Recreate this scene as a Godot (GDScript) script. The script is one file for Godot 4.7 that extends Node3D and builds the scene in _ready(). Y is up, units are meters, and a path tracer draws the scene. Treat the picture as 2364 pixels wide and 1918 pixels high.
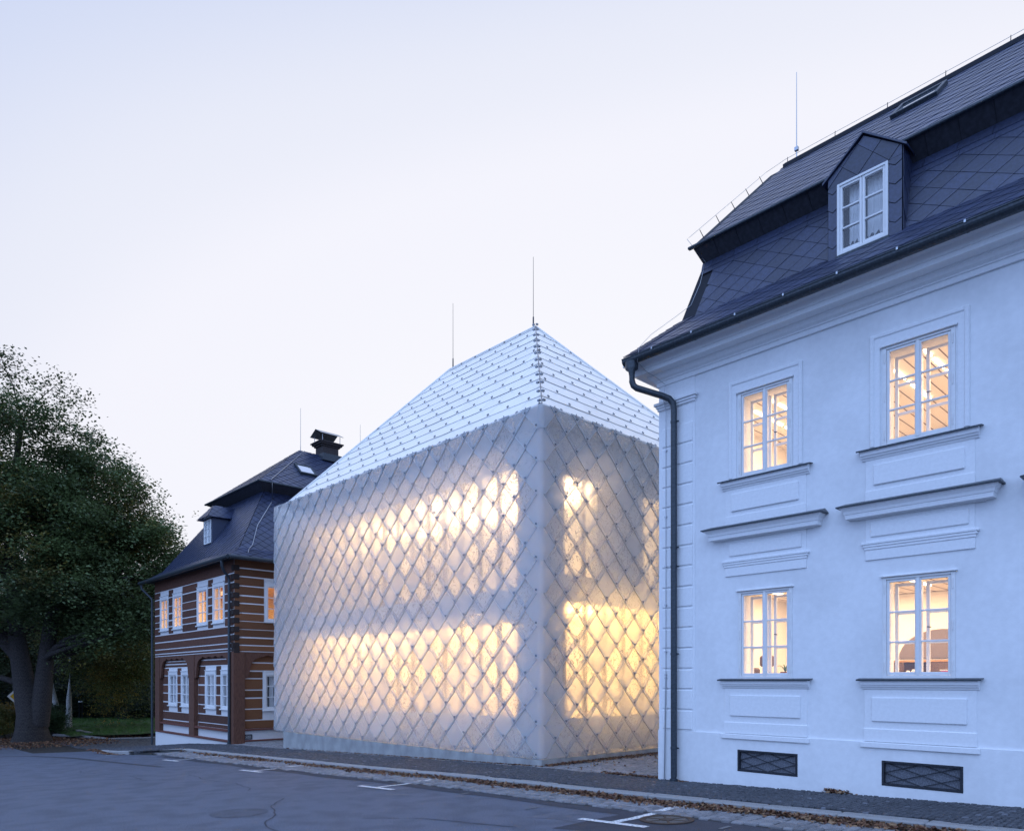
extends Node3D

const YAW := 0.8162
const EYE := Vector3(7.854, 1.824, 11.12)

# ---------------------------------------------------------------- geometry helper
class Geo:
	var v := PackedVector3Array()
	var n := PackedVector3Array()
	var t := Transform3D()
	func tri(a: Vector3, b: Vector3, c: Vector3, want: Vector3) -> void:
		var A := t * a
		var B := t * b
		var D := t * c
		var w := t.basis * want
		var k := (D - A).cross(B - A)
		if k.length_squared() < 1e-16:
			return
		k = k.normalized()
		if k.dot(w) < 0.0:
			v.append(A); v.append(D); v.append(B)
			k = -k
		else:
			v.append(A); v.append(B); v.append(D)
		n.append(k); n.append(k); n.append(k)
	func quad(a: Vector3, b: Vector3, c: Vector3, d: Vector3, want: Vector3) -> void:
		tri(a, b, c, want)
		tri(a, c, d, want)
	func smooth(a: Vector3, b: Vector3, c: Vector3, na: Vector3, nb: Vector3, nc: Vector3) -> void:
		var A := t * a
		var B := t * b
		var D := t * c
		var k := (D - A).cross(B - A)
		var w := t.basis * (na + nb + nc)
		if k.dot(w) < 0.0:
			v.append(A); v.append(D); v.append(B)
			n.append((t.basis * na).normalized()); n.append((t.basis * nc).normalized()); n.append((t.basis * nb).normalized())
		else:
			v.append(A); v.append(B); v.append(D)
			n.append((t.basis * na).normalized()); n.append((t.basis * nb).normalized()); n.append((t.basis * nc).normalized())
	func box(lo: Vector3, hi: Vector3) -> void:
		var x0 := lo.x; var y0 := lo.y; var z0 := lo.z
		var x1 := hi.x; var y1 := hi.y; var z1 := hi.z
		quad(Vector3(x0, y0, z1), Vector3(x1, y0, z1), Vector3(x1, y1, z1), Vector3(x0, y1, z1), Vector3(0, 0, 1))
		quad(Vector3(x0, y0, z0), Vector3(x1, y0, z0), Vector3(x1, y1, z0), Vector3(x0, y1, z0), Vector3(0, 0, -1))
		quad(Vector3(x0, y0, z0), Vector3(x0, y0, z1), Vector3(x0, y1, z1), Vector3(x0, y1, z0), Vector3(-1, 0, 0))
		quad(Vector3(x1, y0, z0), Vector3(x1, y0, z1), Vector3(x1, y1, z1), Vector3(x1, y1, z0), Vector3(1, 0, 0))
		quad(Vector3(x0, y1, z0), Vector3(x1, y1, z0), Vector3(x1, y1, z1), Vector3(x0, y1, z1), Vector3(0, 1, 0))
		quad(Vector3(x0, y0, z0), Vector3(x1, y0, z0), Vector3(x1, y0, z1), Vector3(x0, y0, z1), Vector3(0, -1, 0))
	# box with chamfered edges
	func bev(lo: Vector3, hi: Vector3, c: float) -> void:
		var m := (lo + hi) * 0.5
		var h := (hi - lo) * 0.5
		c = minf(c, minf(h.x, minf(h.y, h.z)) * 0.9)
		var P := func(sx: float, sy: float, sz: float, ax: int) -> Vector3:
			var q := Vector3(sx * (h.x - c), sy * (h.y - c), sz * (h.z - c))
			q[ax] = [sx * h.x, sy * h.y, sz * h.z][ax]
			return m + q
		for s in [-1.0, 1.0]:
			quad(P.call(s, -1.0, -1.0, 0), P.call(s, 1.0, -1.0, 0), P.call(s, 1.0, 1.0, 0), P.call(s, -1.0, 1.0, 0), Vector3(s, 0, 0))
			quad(P.call(-1.0, s, -1.0, 1), P.call(1.0, s, -1.0, 1), P.call(1.0, s, 1.0, 1), P.call(-1.0, s, 1.0, 1), Vector3(0, s, 0))
			quad(P.call(-1.0, -1.0, s, 2), P.call(1.0, -1.0, s, 2), P.call(1.0, 1.0, s, 2), P.call(-1.0, 1.0, s, 2), Vector3(0, 0, s))
			for r in [-1.0, 1.0]:
				quad(P.call(s, r, -1.0, 0), P.call(s, r, 1.0, 0), P.call(s, r, 1.0, 1), P.call(s, r, -1.0, 1), Vector3(s, r, 0))
				quad(P.call(s, -1.0, r, 0), P.call(s, 1.0, r, 0), P.call(s, 1.0, r, 2), P.call(s, -1.0, r, 2), Vector3(s, 0, r))
				quad(P.call(-1.0, s, r, 1), P.call(1.0, s, r, 1), P.call(1.0, s, r, 2), P.call(-1.0, s, r, 2), Vector3(0, s, r))
				for q in [-1.0, 1.0]:
					tri(P.call(s, r, q, 0), P.call(s, r, q, 1), P.call(s, r, q, 2), Vector3(s, r, q))
	# polygon in the xy plane, drawn out along z from d0 to d1
	func prism(poly: PackedVector2Array, d0: float, d1: float) -> void:
		var idx := Geometry2D.triangulate_polygon(poly)
		var i := 0
		while i + 2 < idx.size():
			var a := poly[idx[i]]; var b := poly[idx[i + 1]]; var c := poly[idx[i + 2]]
			tri(Vector3(a.x, a.y, d1), Vector3(b.x, b.y, d1), Vector3(c.x, c.y, d1), Vector3(0, 0, 1))
			tri(Vector3(a.x, a.y, d0), Vector3(b.x, b.y, d0), Vector3(c.x, c.y, d0), Vector3(0, 0, -1))
			i += 3
		var area := 0.0
		for k in poly.size():
			area += poly[k].cross(poly[(k + 1) % poly.size()])
		var sg := 1.0 if area > 0.0 else -1.0
		for k in poly.size():
			var p := poly[k]
			var q := poly[(k + 1) % poly.size()]
			var e := (q - p) * sg
			quad(Vector3(p.x, p.y, d0), Vector3(q.x, q.y, d0), Vector3(q.x, q.y, d1), Vector3(p.x, p.y, d1), Vector3(e.y, -e.x, 0))
	func tube(pts: Array, rad: Array, sides := 8, caps := true) -> void:
		var rings := []
		var up := Vector3.UP
		for i in pts.size():
			var d: Vector3 = (pts[mini(i + 1, pts.size() - 1)] - pts[maxi(i - 1, 0)]).normalized()
			var x := d.cross(up)
			if x.length() < 0.05:
				x = d.cross(Vector3.RIGHT)
			x = x.normalized()
			var y := x.cross(d).normalized()
			var ring := []
			for k in sides:
				var an := TAU * k / sides
				ring.append(x * cos(an) + y * sin(an))
			rings.append(ring)
		for i in pts.size() - 1:
			for k in sides:
				var k2 := (k + 1) % sides
				var n0: Vector3 = rings[i][k]; var n1: Vector3 = rings[i][k2]
				var n2: Vector3 = rings[i + 1][k2]; var n3: Vector3 = rings[i + 1][k]
				var a: Vector3 = pts[i] + n0 * rad[i]; var b: Vector3 = pts[i] + n1 * rad[i]
				var c: Vector3 = pts[i + 1] + n2 * rad[i + 1]; var e: Vector3 = pts[i + 1] + n3 * rad[i + 1]
				smooth(a, b, c, n0, n1, n2)
				smooth(a, c, e, n0, n2, n3)
		if caps:
			for s in [0, pts.size() - 1]:
				var d: Vector3 = (pts[1] - pts[0]) if s == 0 else (pts[s - 1] - pts[s])
				for k in range(1, sides - 1):
					tri(pts[s] + rings[s][0] * rad[s], pts[s] + rings[s][k] * rad[s], pts[s] + rings[s][k + 1] * rad[s], -d)
	# turned shape round the y axis: profile points are (radius, height)
	func lathe(prof: Array, at: Vector3, sides := 12) -> void:
		for i in prof.size() - 1:
			var p: Vector2 = prof[i]; var q: Vector2 = prof[i + 1]
			var e := (q - p).normalized()
			for k in sides:
				var a0 := TAU * k / sides; var a1 := TAU * (k + 1) / sides
				var c0 := Vector3(cos(a0), 0, sin(a0)); var c1 := Vector3(cos(a1), 0, sin(a1))
				var n0 := c0 * e.y - Vector3.UP * e.x; var n1 := c1 * e.y - Vector3.UP * e.x
				smooth(at + c0 * p.x + Vector3.UP * p.y, at + c1 * p.x + Vector3.UP * p.y, at + c1 * q.x + Vector3.UP * q.y, n0, n1, n1)
				smooth(at + c0 * p.x + Vector3.UP * p.y, at + c1 * q.x + Vector3.UP * q.y, at + c0 * q.x + Vector3.UP * q.y, n0, n1, n0)
	# wall in the xy plane with its face at z = 0, going back to -thick, with rectangular holes
	func wall(x0: float, x1: float, y0: float, y1: float, thick: float, holes: Array) -> void:
		var xs := [x0, x1]; var ys := [y0, y1]
		for h in holes:
			xs += [h.position.x, h.end.x]; ys += [h.position.y, h.end.y]
		xs.sort(); ys.sort()
		for i in xs.size() - 1:
			if xs[i + 1] - xs[i] < 1e-5: continue
			var run := -1.0
			for j in ys.size() - 1:
				if ys[j + 1] - ys[j] < 1e-5: continue
				var c := Vector2((xs[i] + xs[i + 1]) * 0.5, (ys[j] + ys[j + 1]) * 0.5)
				var open := false
				for h in holes:
					open = open or h.has_point(c)
				if not open and run < -0.5: run = 1.0; xs_start = ys[j]
				if open and run > 0.0:
					box(Vector3(xs[i], xs_start, -thick), Vector3(xs[i + 1], ys[j], 0)); run = -1.0
			if run > 0.0:
				box(Vector3(xs[i], xs_start, -thick), Vector3(xs[i + 1], ys[-1], 0))
	var xs_start := 0.0
	# outline (offset outwards, height) drawn along a house corner: from x1 along the front (z = zf) to the corner x0, then back to zb
	func corner_profile(prof: Array, x0: float, x1: float, zf: float, zb: float) -> void:
		var P := func(p: Vector2) -> Array:
			return [Vector3(x1, p.y, zf + p.x), Vector3(x0 - p.x, p.y, zf + p.x), Vector3(x0 - p.x, p.y, zb)]
		for i in prof.size() - 1:
			var a: Array = P.call(prof[i]); var b: Array = P.call(prof[i + 1])
			var e: Vector2 = (prof[i + 1] - prof[i]).normalized()
			quad(a[0], a[1], b[1], b[0], Vector3(0, -e.x, e.y))
			quad(a[1], a[2], b[2], b[1], Vector3(-e.y, -e.x, 0))
	func mesh() -> ArrayMesh:
		var m := ArrayMesh.new()
		if v.size() == 0:
			return m
		var arr := []
		arr.resize(Mesh.ARRAY_MAX)
		arr[Mesh.ARRAY_VERTEX] = v
		arr[Mesh.ARRAY_NORMAL] = n
		m.add_surface_from_arrays(Mesh.PRIMITIVE_TRIANGLES, arr)
		return m

# ---------------------------------------------------------------- scene helpers
var taken := {}
var M := {}
var rng := RandomNumberGenerator.new()

func numbered(called: String) -> String:
	if not taken.has(called):
		taken[called] = 0
		return called
	taken[called] += 1
	return "%s_%03d" % [called, taken[called]]

func thing(called: String, label: String, category: String, at := Vector3.ZERO, group := "") -> Node3D:
	var o := Node3D.new()
	o.name = numbered(called)
	add_child(o)
	o.position = at
	o.set_meta("label", label)
	o.set_meta("category", category)
	if group: o.set_meta("group", group)
	return o

# a mesh whose vertices are in world coordinates (or placed by xf) under any parent
func put(parent: Node3D, called: String, g, mat: Material, xf := Transform3D(), kind := "") -> MeshInstance3D:
	var o := MeshInstance3D.new()
	o.name = called
	o.mesh = g.mesh() if g is Geo else g
	o.material_override = mat
	if kind: o.set_meta("kind", kind)
	if parent == self:
		o.name = numbered(called)
	parent.add_child(o, true)
	o.transform = parent.global_transform.affine_inverse() * xf
	return o

func structure(called: String, g: Geo, mat: Material) -> MeshInstance3D:
	return put(self, called, g, mat, Transform3D(), "structure")

func scatter(parent: Node3D, called: String, mesh: Mesh, mat: Material, xfs: Array, cols: Array, kind := "") -> MultiMeshInstance3D:
	var mm := MultiMesh.new()
	mm.transform_format = MultiMesh.TRANSFORM_3D
	mm.use_colors = cols.size() > 0
	mm.mesh = mesh
	mm.instance_count = xfs.size()
	for i in xfs.size():
		mm.set_instance_transform(i, xfs[i])
		if cols.size(): mm.set_instance_color(i, cols[i])
	var o := MultiMeshInstance3D.new()
	o.name = called if parent != self else numbered(called)
	o.multimesh = mm
	o.material_override = mat
	if kind: o.set_meta("kind", kind)
	parent.add_child(o, true)
	o.transform = parent.global_transform.affine_inverse()
	return o

func rect(x0: float, y0: float, x1: float, y1: float) -> Rect2:
	return Rect2(x0, y0, x1 - x0, y1 - y0)

func B3(a: float, b: float, c: float, d: float, e: float, f: float) -> Geo:
	var g := Geo.new()
	g.box(Vector3(a, b, c), Vector3(d, e, f))
	return g

func C3(a: float, b: float, c: float, d: float, e: float, f: float, ch := 0.008) -> Geo:
	var g := Geo.new()
	g.bev(Vector3(a, b, c), Vector3(d, e, f), ch)
	return g

# height of the pavement along the street
const GX := [-200.0, -100.0, -45.0, -34.0, -29.3, -24.0, -19.9, -15.75, -8.0, -3.3, 0.0, 5.6, 12.0, 40.0]
const GY := [-1.6, -1.5, -1.42, -1.36, -1.253, -0.86, -0.633, -0.5, -0.227, -0.064, 0.005, 0.19, 0.36, 0.9]
func gh(x: float) -> float:
	for i in GX.size() - 1:
		if x <= GX[i + 1]:
			return lerpf(GY[i], GY[i + 1], clampf((x - GX[i]) / (GX[i + 1] - GX[i]), 0, 1))
	return GY[-1]

func kerb_z(x: float) -> float:
	var ks := [-19.0, -14.0, -7.0, -3.5, 0.0, 6.0, 14.0]
	var kz := [2.02, 1.97, 2.05, 1.95, 1.80, 1.84, 1.84]
	for i in ks.size() - 1:
		if x <= ks[i + 1]:
			return lerpf(kz[i], kz[i + 1], clampf((x - ks[i]) / (ks[i + 1] - ks[i]), 0, 1))
	return 1.84

func strip_z(x: float) -> float:
	return lerpf(2.62, 2.92, clampf((x - 0.5) / -9.0, 0, 1))

# a sheet that follows the slope of the street between two curves z = lo(x), hi(x)
func sheet(g: Geo, x0: float, x1: float, step: float, lo: Callable, hi: Callable, off: float, down := 0.0) -> void:
	var x := x0
	while x < x1 - 1e-4:
		var x2 := minf(x + step, x1)
		var a := Vector3(x, gh(x) + off, lo.call(x)); var b := Vector3(x2, gh(x2) + off, lo.call(x2))
		var c := Vector3(x2, gh(x2) + off, hi.call(x2)); var d := Vector3(x, gh(x) + off, hi.call(x))
		g.quad(a, b, c, d, Vector3.UP)
		if down > 0.0:
			var dn := Vector3(0, -down, 0)
			g.quad(d, c, c + dn, d + dn, Vector3(0, 0, 1))
			g.quad(a, b, b + dn, a + dn, Vector3(0, 0, -1))
		x = x2

# ---------------------------------------------------------------- materials
func noise_tex(freq: float, oct: int, ramp: Array, size := 512, type := FastNoiseLite.TYPE_SIMPLEX_SMOOTH, sd := 1) -> NoiseTexture2D:
	var f := FastNoiseLite.new()
	f.noise_type = type
	f.frequency = freq
	f.fractal_octaves = oct
	f.seed = sd
	var t := NoiseTexture2D.new()
	t.width = size
	t.height = size
	t.seamless = true
	t.noise = f
	if ramp.size():
		var g := Gradient.new()
		var offs := PackedFloat32Array()
		var cols := PackedColorArray()
		for k in ramp:
			offs.append(k[0])
			cols.append(k[1])
		g.offsets = offs
		g.colors = cols
		t.color_ramp = g
	return t

func grey(a: float) -> Color:
	return Color(a, a, a)

func lin(r: float, g: float, b: float, a := 1.0) -> Color:
	return Color(r, g, b, a).linear_to_srgb()

func mat(called: String, c: Color, rough := 0.8, tex: Texture2D = null, scale := Vector3.ONE, bump: Texture2D = null, bump_cm := 0.0, metal := 0.0, world := false) -> StandardMaterial3D:
	var m := StandardMaterial3D.new()
	m.resource_name = called
	m.albedo_color = c
	m.roughness = rough
	m.metallic = metal
	m.uv1_triplanar = true
	m.uv1_world_triplanar = world
	m.uv1_scale = scale
	if tex: m.albedo_texture = tex
	if bump:
		m.heightmap_enabled = true
		m.heightmap_texture = bump
		m.heightmap_scale = bump_cm
	M[called] = m
	return m

func broad(m: StandardMaterial3D, tex: Texture2D, scale: float) -> void:
	m.detail_enabled = true
	m.detail_albedo = tex
	m.detail_blend_mode = BaseMaterial3D.BLEND_MODE_MUL
	m.detail_uv_layer = BaseMaterial3D.DETAIL_UV_2
	m.uv2_triplanar = true
	m.uv2_world_triplanar = true
	m.uv2_scale = Vector3(scale, scale, scale)

func glass_streaks() -> ImageTexture:
	# pressed relief of the cast glass: short curved straws
	var r := RandomNumberGenerator.new()
	r.seed = 77
	var N := 1024
	var h := PackedFloat32Array()
	h.resize(N * N)
	for s in 900:
		var p := Vector2(r.randf() * N, r.randf() * N)
		var an := r.randf() * TAU
		var bend := r.randf_range(-0.06, 0.06)
		var slen := r.randi_range(14, 42)
		var w := r.randf_range(1.0, 2.2)
		var amp := r.randf_range(0.4, 1.0) * (1.0 if r.randf() < 0.5 else -1.0)
		for k in slen:
			p += Vector2(cos(an), sin(an)) * 1.3
			an += bend
			var prof := sin(PI * k / slen)
			for dx in range(-3, 4):
				for dy in range(-3, 4):
					var q := exp(-float(dx * dx + dy * dy) / (w * w)) * amp * prof
					var ii := posmod(int(p.y) + dy, N) * N + posmod(int(p.x) + dx, N)
					if absf(q) > absf(h[ii]): h[ii] = q
	var im := Image.create(N, N, false, Image.FORMAT_RGB8)
	for y in N:
		for x in N:
			var c := 0.5 + 0.5 * h[y * N + x]
			im.set_pixel(x, y, Color(c, c, c))
	im.bump_map_to_normal_map(5.0)
	return ImageTexture.create_from_image(im)

func sky_image() -> ImageTexture:
	# dusk: a pale glow over the horizon ahead that turns to clear blue away from it
	var W := 512
	var H := 256
	var stops := [0.0, 20.0, 36.0, 41.0, 50.0, 62.0, 80.0, 105.0, 135.0, 260.0]
	var cols := [Vector3(0.96, 0.955, 1.0), Vector3(0.955, 0.955, 1.0), Vector3(0.905, 0.908, 0.99), Vector3(0.82, 0.845, 0.955), Vector3(0.58, 0.665, 0.90), Vector3(0.52, 0.70, 1.20), Vector3(0.68, 1.01, 1.84), Vector3(0.70, 1.05, 1.92), Vector3(0.46, 0.69, 1.14), Vector3(0.44, 0.66, 1.08)]
	# glow direction, in world axes
	var gx := 0.30
	var gl := Vector3(cos(YAW) * gx - sin(YAW), 0.02, -sin(YAW) * gx - cos(YAW)).normalized()
	var data := PackedFloat32Array()
	data.resize(W * H * 3)
	for y in H:
		var el := (0.5 - (y + 0.5) / H) * PI
		for x in W:
			var s := TAU * (x + 0.5) / W
			var d := Vector3(sin(s) * cos(el), sin(el), -cos(s) * cos(el))
			var az := rad_to_deg(absf(Vector2(gl.x, gl.z).angle_to(Vector2(d.x, d.z)))) * cos(el)
			var ang := sqrt(az * az * 0.49 + rad_to_deg(el) * rad_to_deg(el))
			var c := Vector3(0.2, 0.22, 0.26)
			for k in stops.size() - 1:
				if ang <= stops[k + 1]:
					var f: float = (ang - stops[k]) / (stops[k + 1] - stops[k])
					c = cols[k].lerp(cols[k + 1], smoothstep(0, 1, f) * 0.5 + f * 0.5)
					break
			if el < 0.0:
				c = Vector3(0.10, 0.11, 0.14)
			var i := (y * W + x) * 3
			data[i] = c.x
			data[i + 1] = c.y
			data[i + 2] = c.z
	return ImageTexture.create_from_image(Image.create_from_data(W, H, false, Image.FORMAT_RGBF, data.to_byte_array()))

func materials() -> void:
	var plaster_n := noise_tex(0.02, 4, [[0.0, grey(0.965)], [1.0, grey(1.0)]])
	var fine := noise_tex(0.06, 4, [])
	var coarse := noise_tex(0.012, 5, [[0.25, grey(0.78)], [0.75, grey(1.0)]], 512, FastNoiseLite.TYPE_SIMPLEX_SMOOTH, 5)
	var plaster := mat("plaster", lin(0.84, 0.85, 0.86), 0.92, plaster_n, Vector3.ONE * 0.7, fine, 0.07, 0.0, true)
	broad(plaster, noise_tex(0.01, 4, [[0.2, grey(0.96)], [0.7, grey(1.0)]], 512, FastNoiseLite.TYPE_SIMPLEX_SMOOTH, 9), 0.12)
	mat("trim", lin(0.84, 0.85, 0.86), 0.88, plaster_n, Vector3.ONE * 1.5, fine, 0.03, 0.0, true)
	mat("limewash", lin(0.76, 0.75, 0.74), 0.95, plaster_n, Vector3.ONE * 0.8, fine, 0.15, 0.0, true)
	mat("paint", lin(0.80, 0.80, 0.79), 0.45, plaster_n, Vector3.ONE)
	mat("room", lin(0.82, 0.79, 0.74), 0.9)
	mat("room_floor", lin(0.35, 0.26, 0.17), 0.5)
	for k in 4:
		var b: float = [0.90, 1.0, 1.12, 0.80][k]
		var s := mat("slate%d" % k, lin(0.034 * b, 0.048 * b, 0.108 * b), 0.40, noise_tex(0.03, 4, [[0.0, grey(0.72)], [1.0, grey(1.0)]], 256, FastNoiseLite.TYPE_SIMPLEX_SMOOTH, 20 + k), Vector3.ONE * 2.0, fine, 0.25)
		s.metallic_specular = 0.6
	mat("slate_under", lin(0.02, 0.022, 0.03), 0.9)
	mat("soffit", lin(0.045, 0.048, 0.062), 0.7, coarse, Vector3.ONE * 2.0)
	mat("metal_dark", lin(0.055, 0.07, 0.085), 0.42, coarse, Vector3.ONE * 3.0, null, 0.0, 0.35)
	mat("metal_bright", lin(0.45, 0.47, 0.5), 0.35, null, Vector3.ONE, null, 0.0, 0.9)
	mat("iron", lin(0.03, 0.034, 0.045), 0.55, coarse, Vector3.ONE * 4.0, null, 0.0, 0.3)
	mat("vent_mesh", lin(0.16, 0.17, 0.2), 0.8, coarse, Vector3.ONE * 6.0)
	mat("concrete", lin(0.40, 0.40, 0.39), 0.9, noise_tex(0.012, 5, [[0.1, grey(0.86)], [0.8, grey(1.0)]], 512, FastNoiseLite.TYPE_SIMPLEX_SMOOTH, 31), Vector3(0.35, 0.3, 0.35), fine, 0.02)
	# timber: grain runs along x for the front logs, along z for the side logs, upright for the posts
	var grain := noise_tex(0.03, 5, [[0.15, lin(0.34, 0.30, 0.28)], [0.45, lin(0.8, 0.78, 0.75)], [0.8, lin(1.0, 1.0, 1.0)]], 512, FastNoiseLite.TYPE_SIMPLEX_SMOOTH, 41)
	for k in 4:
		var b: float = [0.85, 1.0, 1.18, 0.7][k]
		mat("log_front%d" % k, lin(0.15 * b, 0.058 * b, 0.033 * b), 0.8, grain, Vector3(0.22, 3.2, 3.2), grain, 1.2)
		mat("log_side_lit%d" % k, lin(0.25 * b, 0.100 * b, 0.038 * b), 0.8, grain, Vector3(3.2, 3.2, 0.22), grain, 1.2)  # lighter, more orange: warm spill from the glass house put into the colour
	mat("post_wood", lin(0.16, 0.066, 0.038), 0.75, grain, Vector3(3.0, 0.25, 3.0), grain, 0.8)
	mat("stain_red", lin(0.19, 0.06, 0.04), 0.7, grain, Vector3(0.4, 3.0, 3.0))
	mat("log_end", lin(0.04, 0.026, 0.022), 0.9, grain, Vector3.ONE * 2.0)
	mat("brick_dark", lin(0.05, 0.04, 0.04), 0.85, coarse, Vector3.ONE * 3.0)
	# glass
	var pane := mat("pane", lin(0.95, 0.97, 1.0, 0.06), 0.02)
	pane.uv1_triplanar = false
	pane.transparency = BaseMaterial3D.TRANSPARENCY_ALPHA
	var streaks := glass_streaks()
	for k in 3:
		var cast := StandardMaterial3D.new()
		cast.resource_name = "cast_glass"
		cast.albedo_color = [lin(0.97, 0.98, 0.99, 0.16), lin(0.97, 0.98, 0.99, 0.12), lin(0.96, 0.975, 0.99, 0.21)][k]
		cast.refraction_enabled = true
		cast.refraction_scale = 0.045
		cast.roughness = [0.15, 0.12, 0.18][k]
		cast.backlight_enabled = true
		cast.backlight = Color(0.5, 0.5, 0.5)
		cast.normal_enabled = true
		cast.normal_texture = streaks
		cast.normal_scale = 1.3
		cast.uv1_triplanar = true
		cast.uv1_world_triplanar = true
		cast.uv1_scale = Vector3.ONE * 0.42
		M["cast%d" % k] = cast
	var fros := StandardMaterial3D.new()
	fros.albedo_color = lin(0.95, 0.96, 0.98, 0.22)
	fros.refraction_enabled = true
	fros.refraction_scale = 0.045
	fros.roughness = 0.34
	fros.backlight_enabled = true
	fros.backlight = Color(0.6, 0.6, 0.6)
	M["cast_corner"] = fros
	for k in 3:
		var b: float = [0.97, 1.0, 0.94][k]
		mat("roof_white%d" % k, lin(0.97 * b, 0.93 * b, 0.86 * b), 0.30, plaster_n, Vector3.ONE * 2.0)  # cream tint stands in for warm light shining through the shingles
	mat("roof_under", lin(0.85, 0.83, 0.8), 0.8)
	# ground
	var grit := noise_tex(0.22, 3, [[0.15, grey(0.45)], [0.6, grey(0.92)], [0.85, grey(1.0)]], 1024, FastNoiseLite.TYPE_SIMPLEX_SMOOTH, 51)
	var grit_h := noise_tex(0.25, 3, [], 1024, FastNoiseLite.TYPE_SIMPLEX_SMOOTH, 52)
	var wear := noise_tex(0.012, 6, [[0.15, grey(0.87)], [0.45, grey(0.95)], [0.65, grey(1.0)], [0.9, grey(0.97)]], 1024, FastNoiseLite.TYPE_SIMPLEX_SMOOTH, 53)
	broad(mat("asphalt", lin(0.165, 0.187, 0.245), 0.78, grit, Vector3.ONE * 0.22, grit_h, 0.9, 0.0, true), wear, 0.11)
	broad(mat("asphalt_dark", lin(0.075, 0.075, 0.095), 0.85, grit, Vector3.ONE * 0.25, grit_h, 0.7, 0.0, true), wear, 0.2)
	broad(mat("asphalt_mid", lin(0.125, 0.14, 0.18), 0.8, grit, Vector3.ONE * 0.25, grit_h, 0.7, 0.0, true), wear, 0.2)
	broad(mat("asphalt_pale", lin(0.21, 0.22, 0.27), 0.85, grit, Vector3.ONE * 0.9, grit_h, 0.7, 0.0, true), wear, 0.2)
	mat("road_paint", lin(0.82, 0.82, 0.80), 0.7, noise_tex(0.05, 4, [[0.25, grey(0.45)], [0.42, grey(0.95)], [1.0, grey(1.0)]], 512, FastNoiseLite.TYPE_SIMPLEX_SMOOTH, 54), Vector3.ONE * 0.9, grit_h, 0.3, 0.0, true)
	mat("road_paint_worn", lin(0.26, 0.26, 0.26), 0.8, grit, Vector3.ONE * 0.9, grit_h, 0.4, 0.0, true)
	mat("joint", lin(0.06, 0.055, 0.05), 0.95, grit, Vector3.ONE * 2.0)
	for k in 4:
		var b: float = [0.85, 1.0, 1.1, 0.72][k]
		mat("granite%d" % k, lin(0.40 * b, 0.39 * b, 0.40 * b), 0.62, grit, Vector3.ONE * 1.6, grit_h, 0.5)
	broad(mat("sett", lin(0.40, 0.39, 0.40), 0.62, grit, Vector3.ONE * 1.6, grit_h, 0.5, 0.0, true), wear, 0.35)
	M.sett.vertex_color_use_as_albedo = true
	mat("sett_dark", lin(0.105, 0.11, 0.125), 0.6, grit, Vector3.ONE * 2.2, grit_h, 0.4, 0.0, true)
	M.sett_dark.vertex_color_use_as_albedo = true
	mat("kerb_stone", lin(0.50, 0.49, 0.48), 0.8, grit, Vector3.ONE * 1.4, grit_h, 0.6, 0.0, true)
	mat("driveway", lin(0.15, 0.15, 0.15), 0.9, noise_tex(0.12, 3, [[0.3, grey(0.5)], [0.5, grey(1.0)]], 512, FastNoiseLite.TYPE_CELLULAR, 57), Vector3.ONE * 0.5, grit_h, 1.0, 0.0, true)
	broad(mat("earth", lin(0.05, 0.042, 0.034), 0.95, grit, Vector3.ONE * 0.8, grit_h, 2.0, 0.0, true), wear, 0.15)
	broad(mat("turf", lin(0.10, 0.19, 0.045), 0.95, grit, Vector3.ONE * 1.2, grit_h, 4.0, 0.0, true), wear, 0.12)
	mat("rust", lin(0.12, 0.075, 0.05), 0.8, grit, Vector3.ONE * 3.0, grit_h, 0.5)
	mat("manhole_fill", lin(0.22, 0.20, 0.18), 0.85, grit, Vector3.ONE * 2.0, grit_h, 0.8)
	var leafm := mat("dry_leaf", lin(1, 1, 1), 0.8)
	leafm.uv1_triplanar = false
	leafm.vertex_color_use_as_albedo = true
	leafm.backlight_enabled = true
	leafm.backlight = Color(0.3, 0.3, 0.3)
	var foliage := mat("foliage", lin(1, 1, 1), 0.55)
	foliage.uv1_triplanar = false
	foliage.vertex_color_use_as_albedo = true
	foliage.backlight_enabled = true
	foliage.backlight = Color(0.8, 0.8, 0.8)
	mat("bark", lin(0.085, 0.072, 0.066), 0.95, noise_tex(0.04, 4, [[0.25, grey(0.4)], [0.6, grey(1.0)]], 512, FastNoiseLite.TYPE_SIMPLEX_SMOOTH, 61), Vector3(2.2, 0.35, 2.2), noise_tex(0.05, 4, [], 512, FastNoiseLite.TYPE_SIMPLEX_SMOOTH, 61), 4.0)
	mat("birch_bark", lin(0.55, 0.54, 0.52), 0.8, noise_tex(0.03, 4, [[0.36, grey(0.06)], [0.44, grey(1.0)]], 512, FastNoiseLite.TYPE_SIMPLEX_SMOOTH, 62), Vector3(0.8, 2.6, 0.8))
	# furnishings
	mat("curtain", lin(0.62, 0.64, 0.66), 0.9)
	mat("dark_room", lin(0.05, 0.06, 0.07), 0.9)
	mat("warm_wood", lin(0.5, 0.27, 0.10), 0.6, grain, Vector3(0.4, 2.0, 2.0))
	mat("leather", lin(0.10, 0.055, 0.03), 0.5)
	mat("terracotta", lin(0.32, 0.12, 0.05), 0.8)
	mat("paper", lin(0.8, 0.8, 0.78), 0.8)
	mat("book_red", lin(0.5, 0.06, 0.16), 0.6)
	mat("shelf_dark", lin(0.10, 0.06, 0.03), 0.7)
	mat("arch_dark", lin(0.16, 0.13, 0.13), 0.6)
	mat("sign_yellow", lin(0.75, 0.45, 0.02), 0.4)
	mat("sign_white", lin(0.8, 0.8, 0.8), 0.4)
	mat("galvanised", lin(0.35, 0.36, 0.37), 0.45, null, Vector3.ONE, null, 0.0, 0.7)
	var led := mat("led", lin(1, 0.9, 0.75), 0.5)
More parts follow.
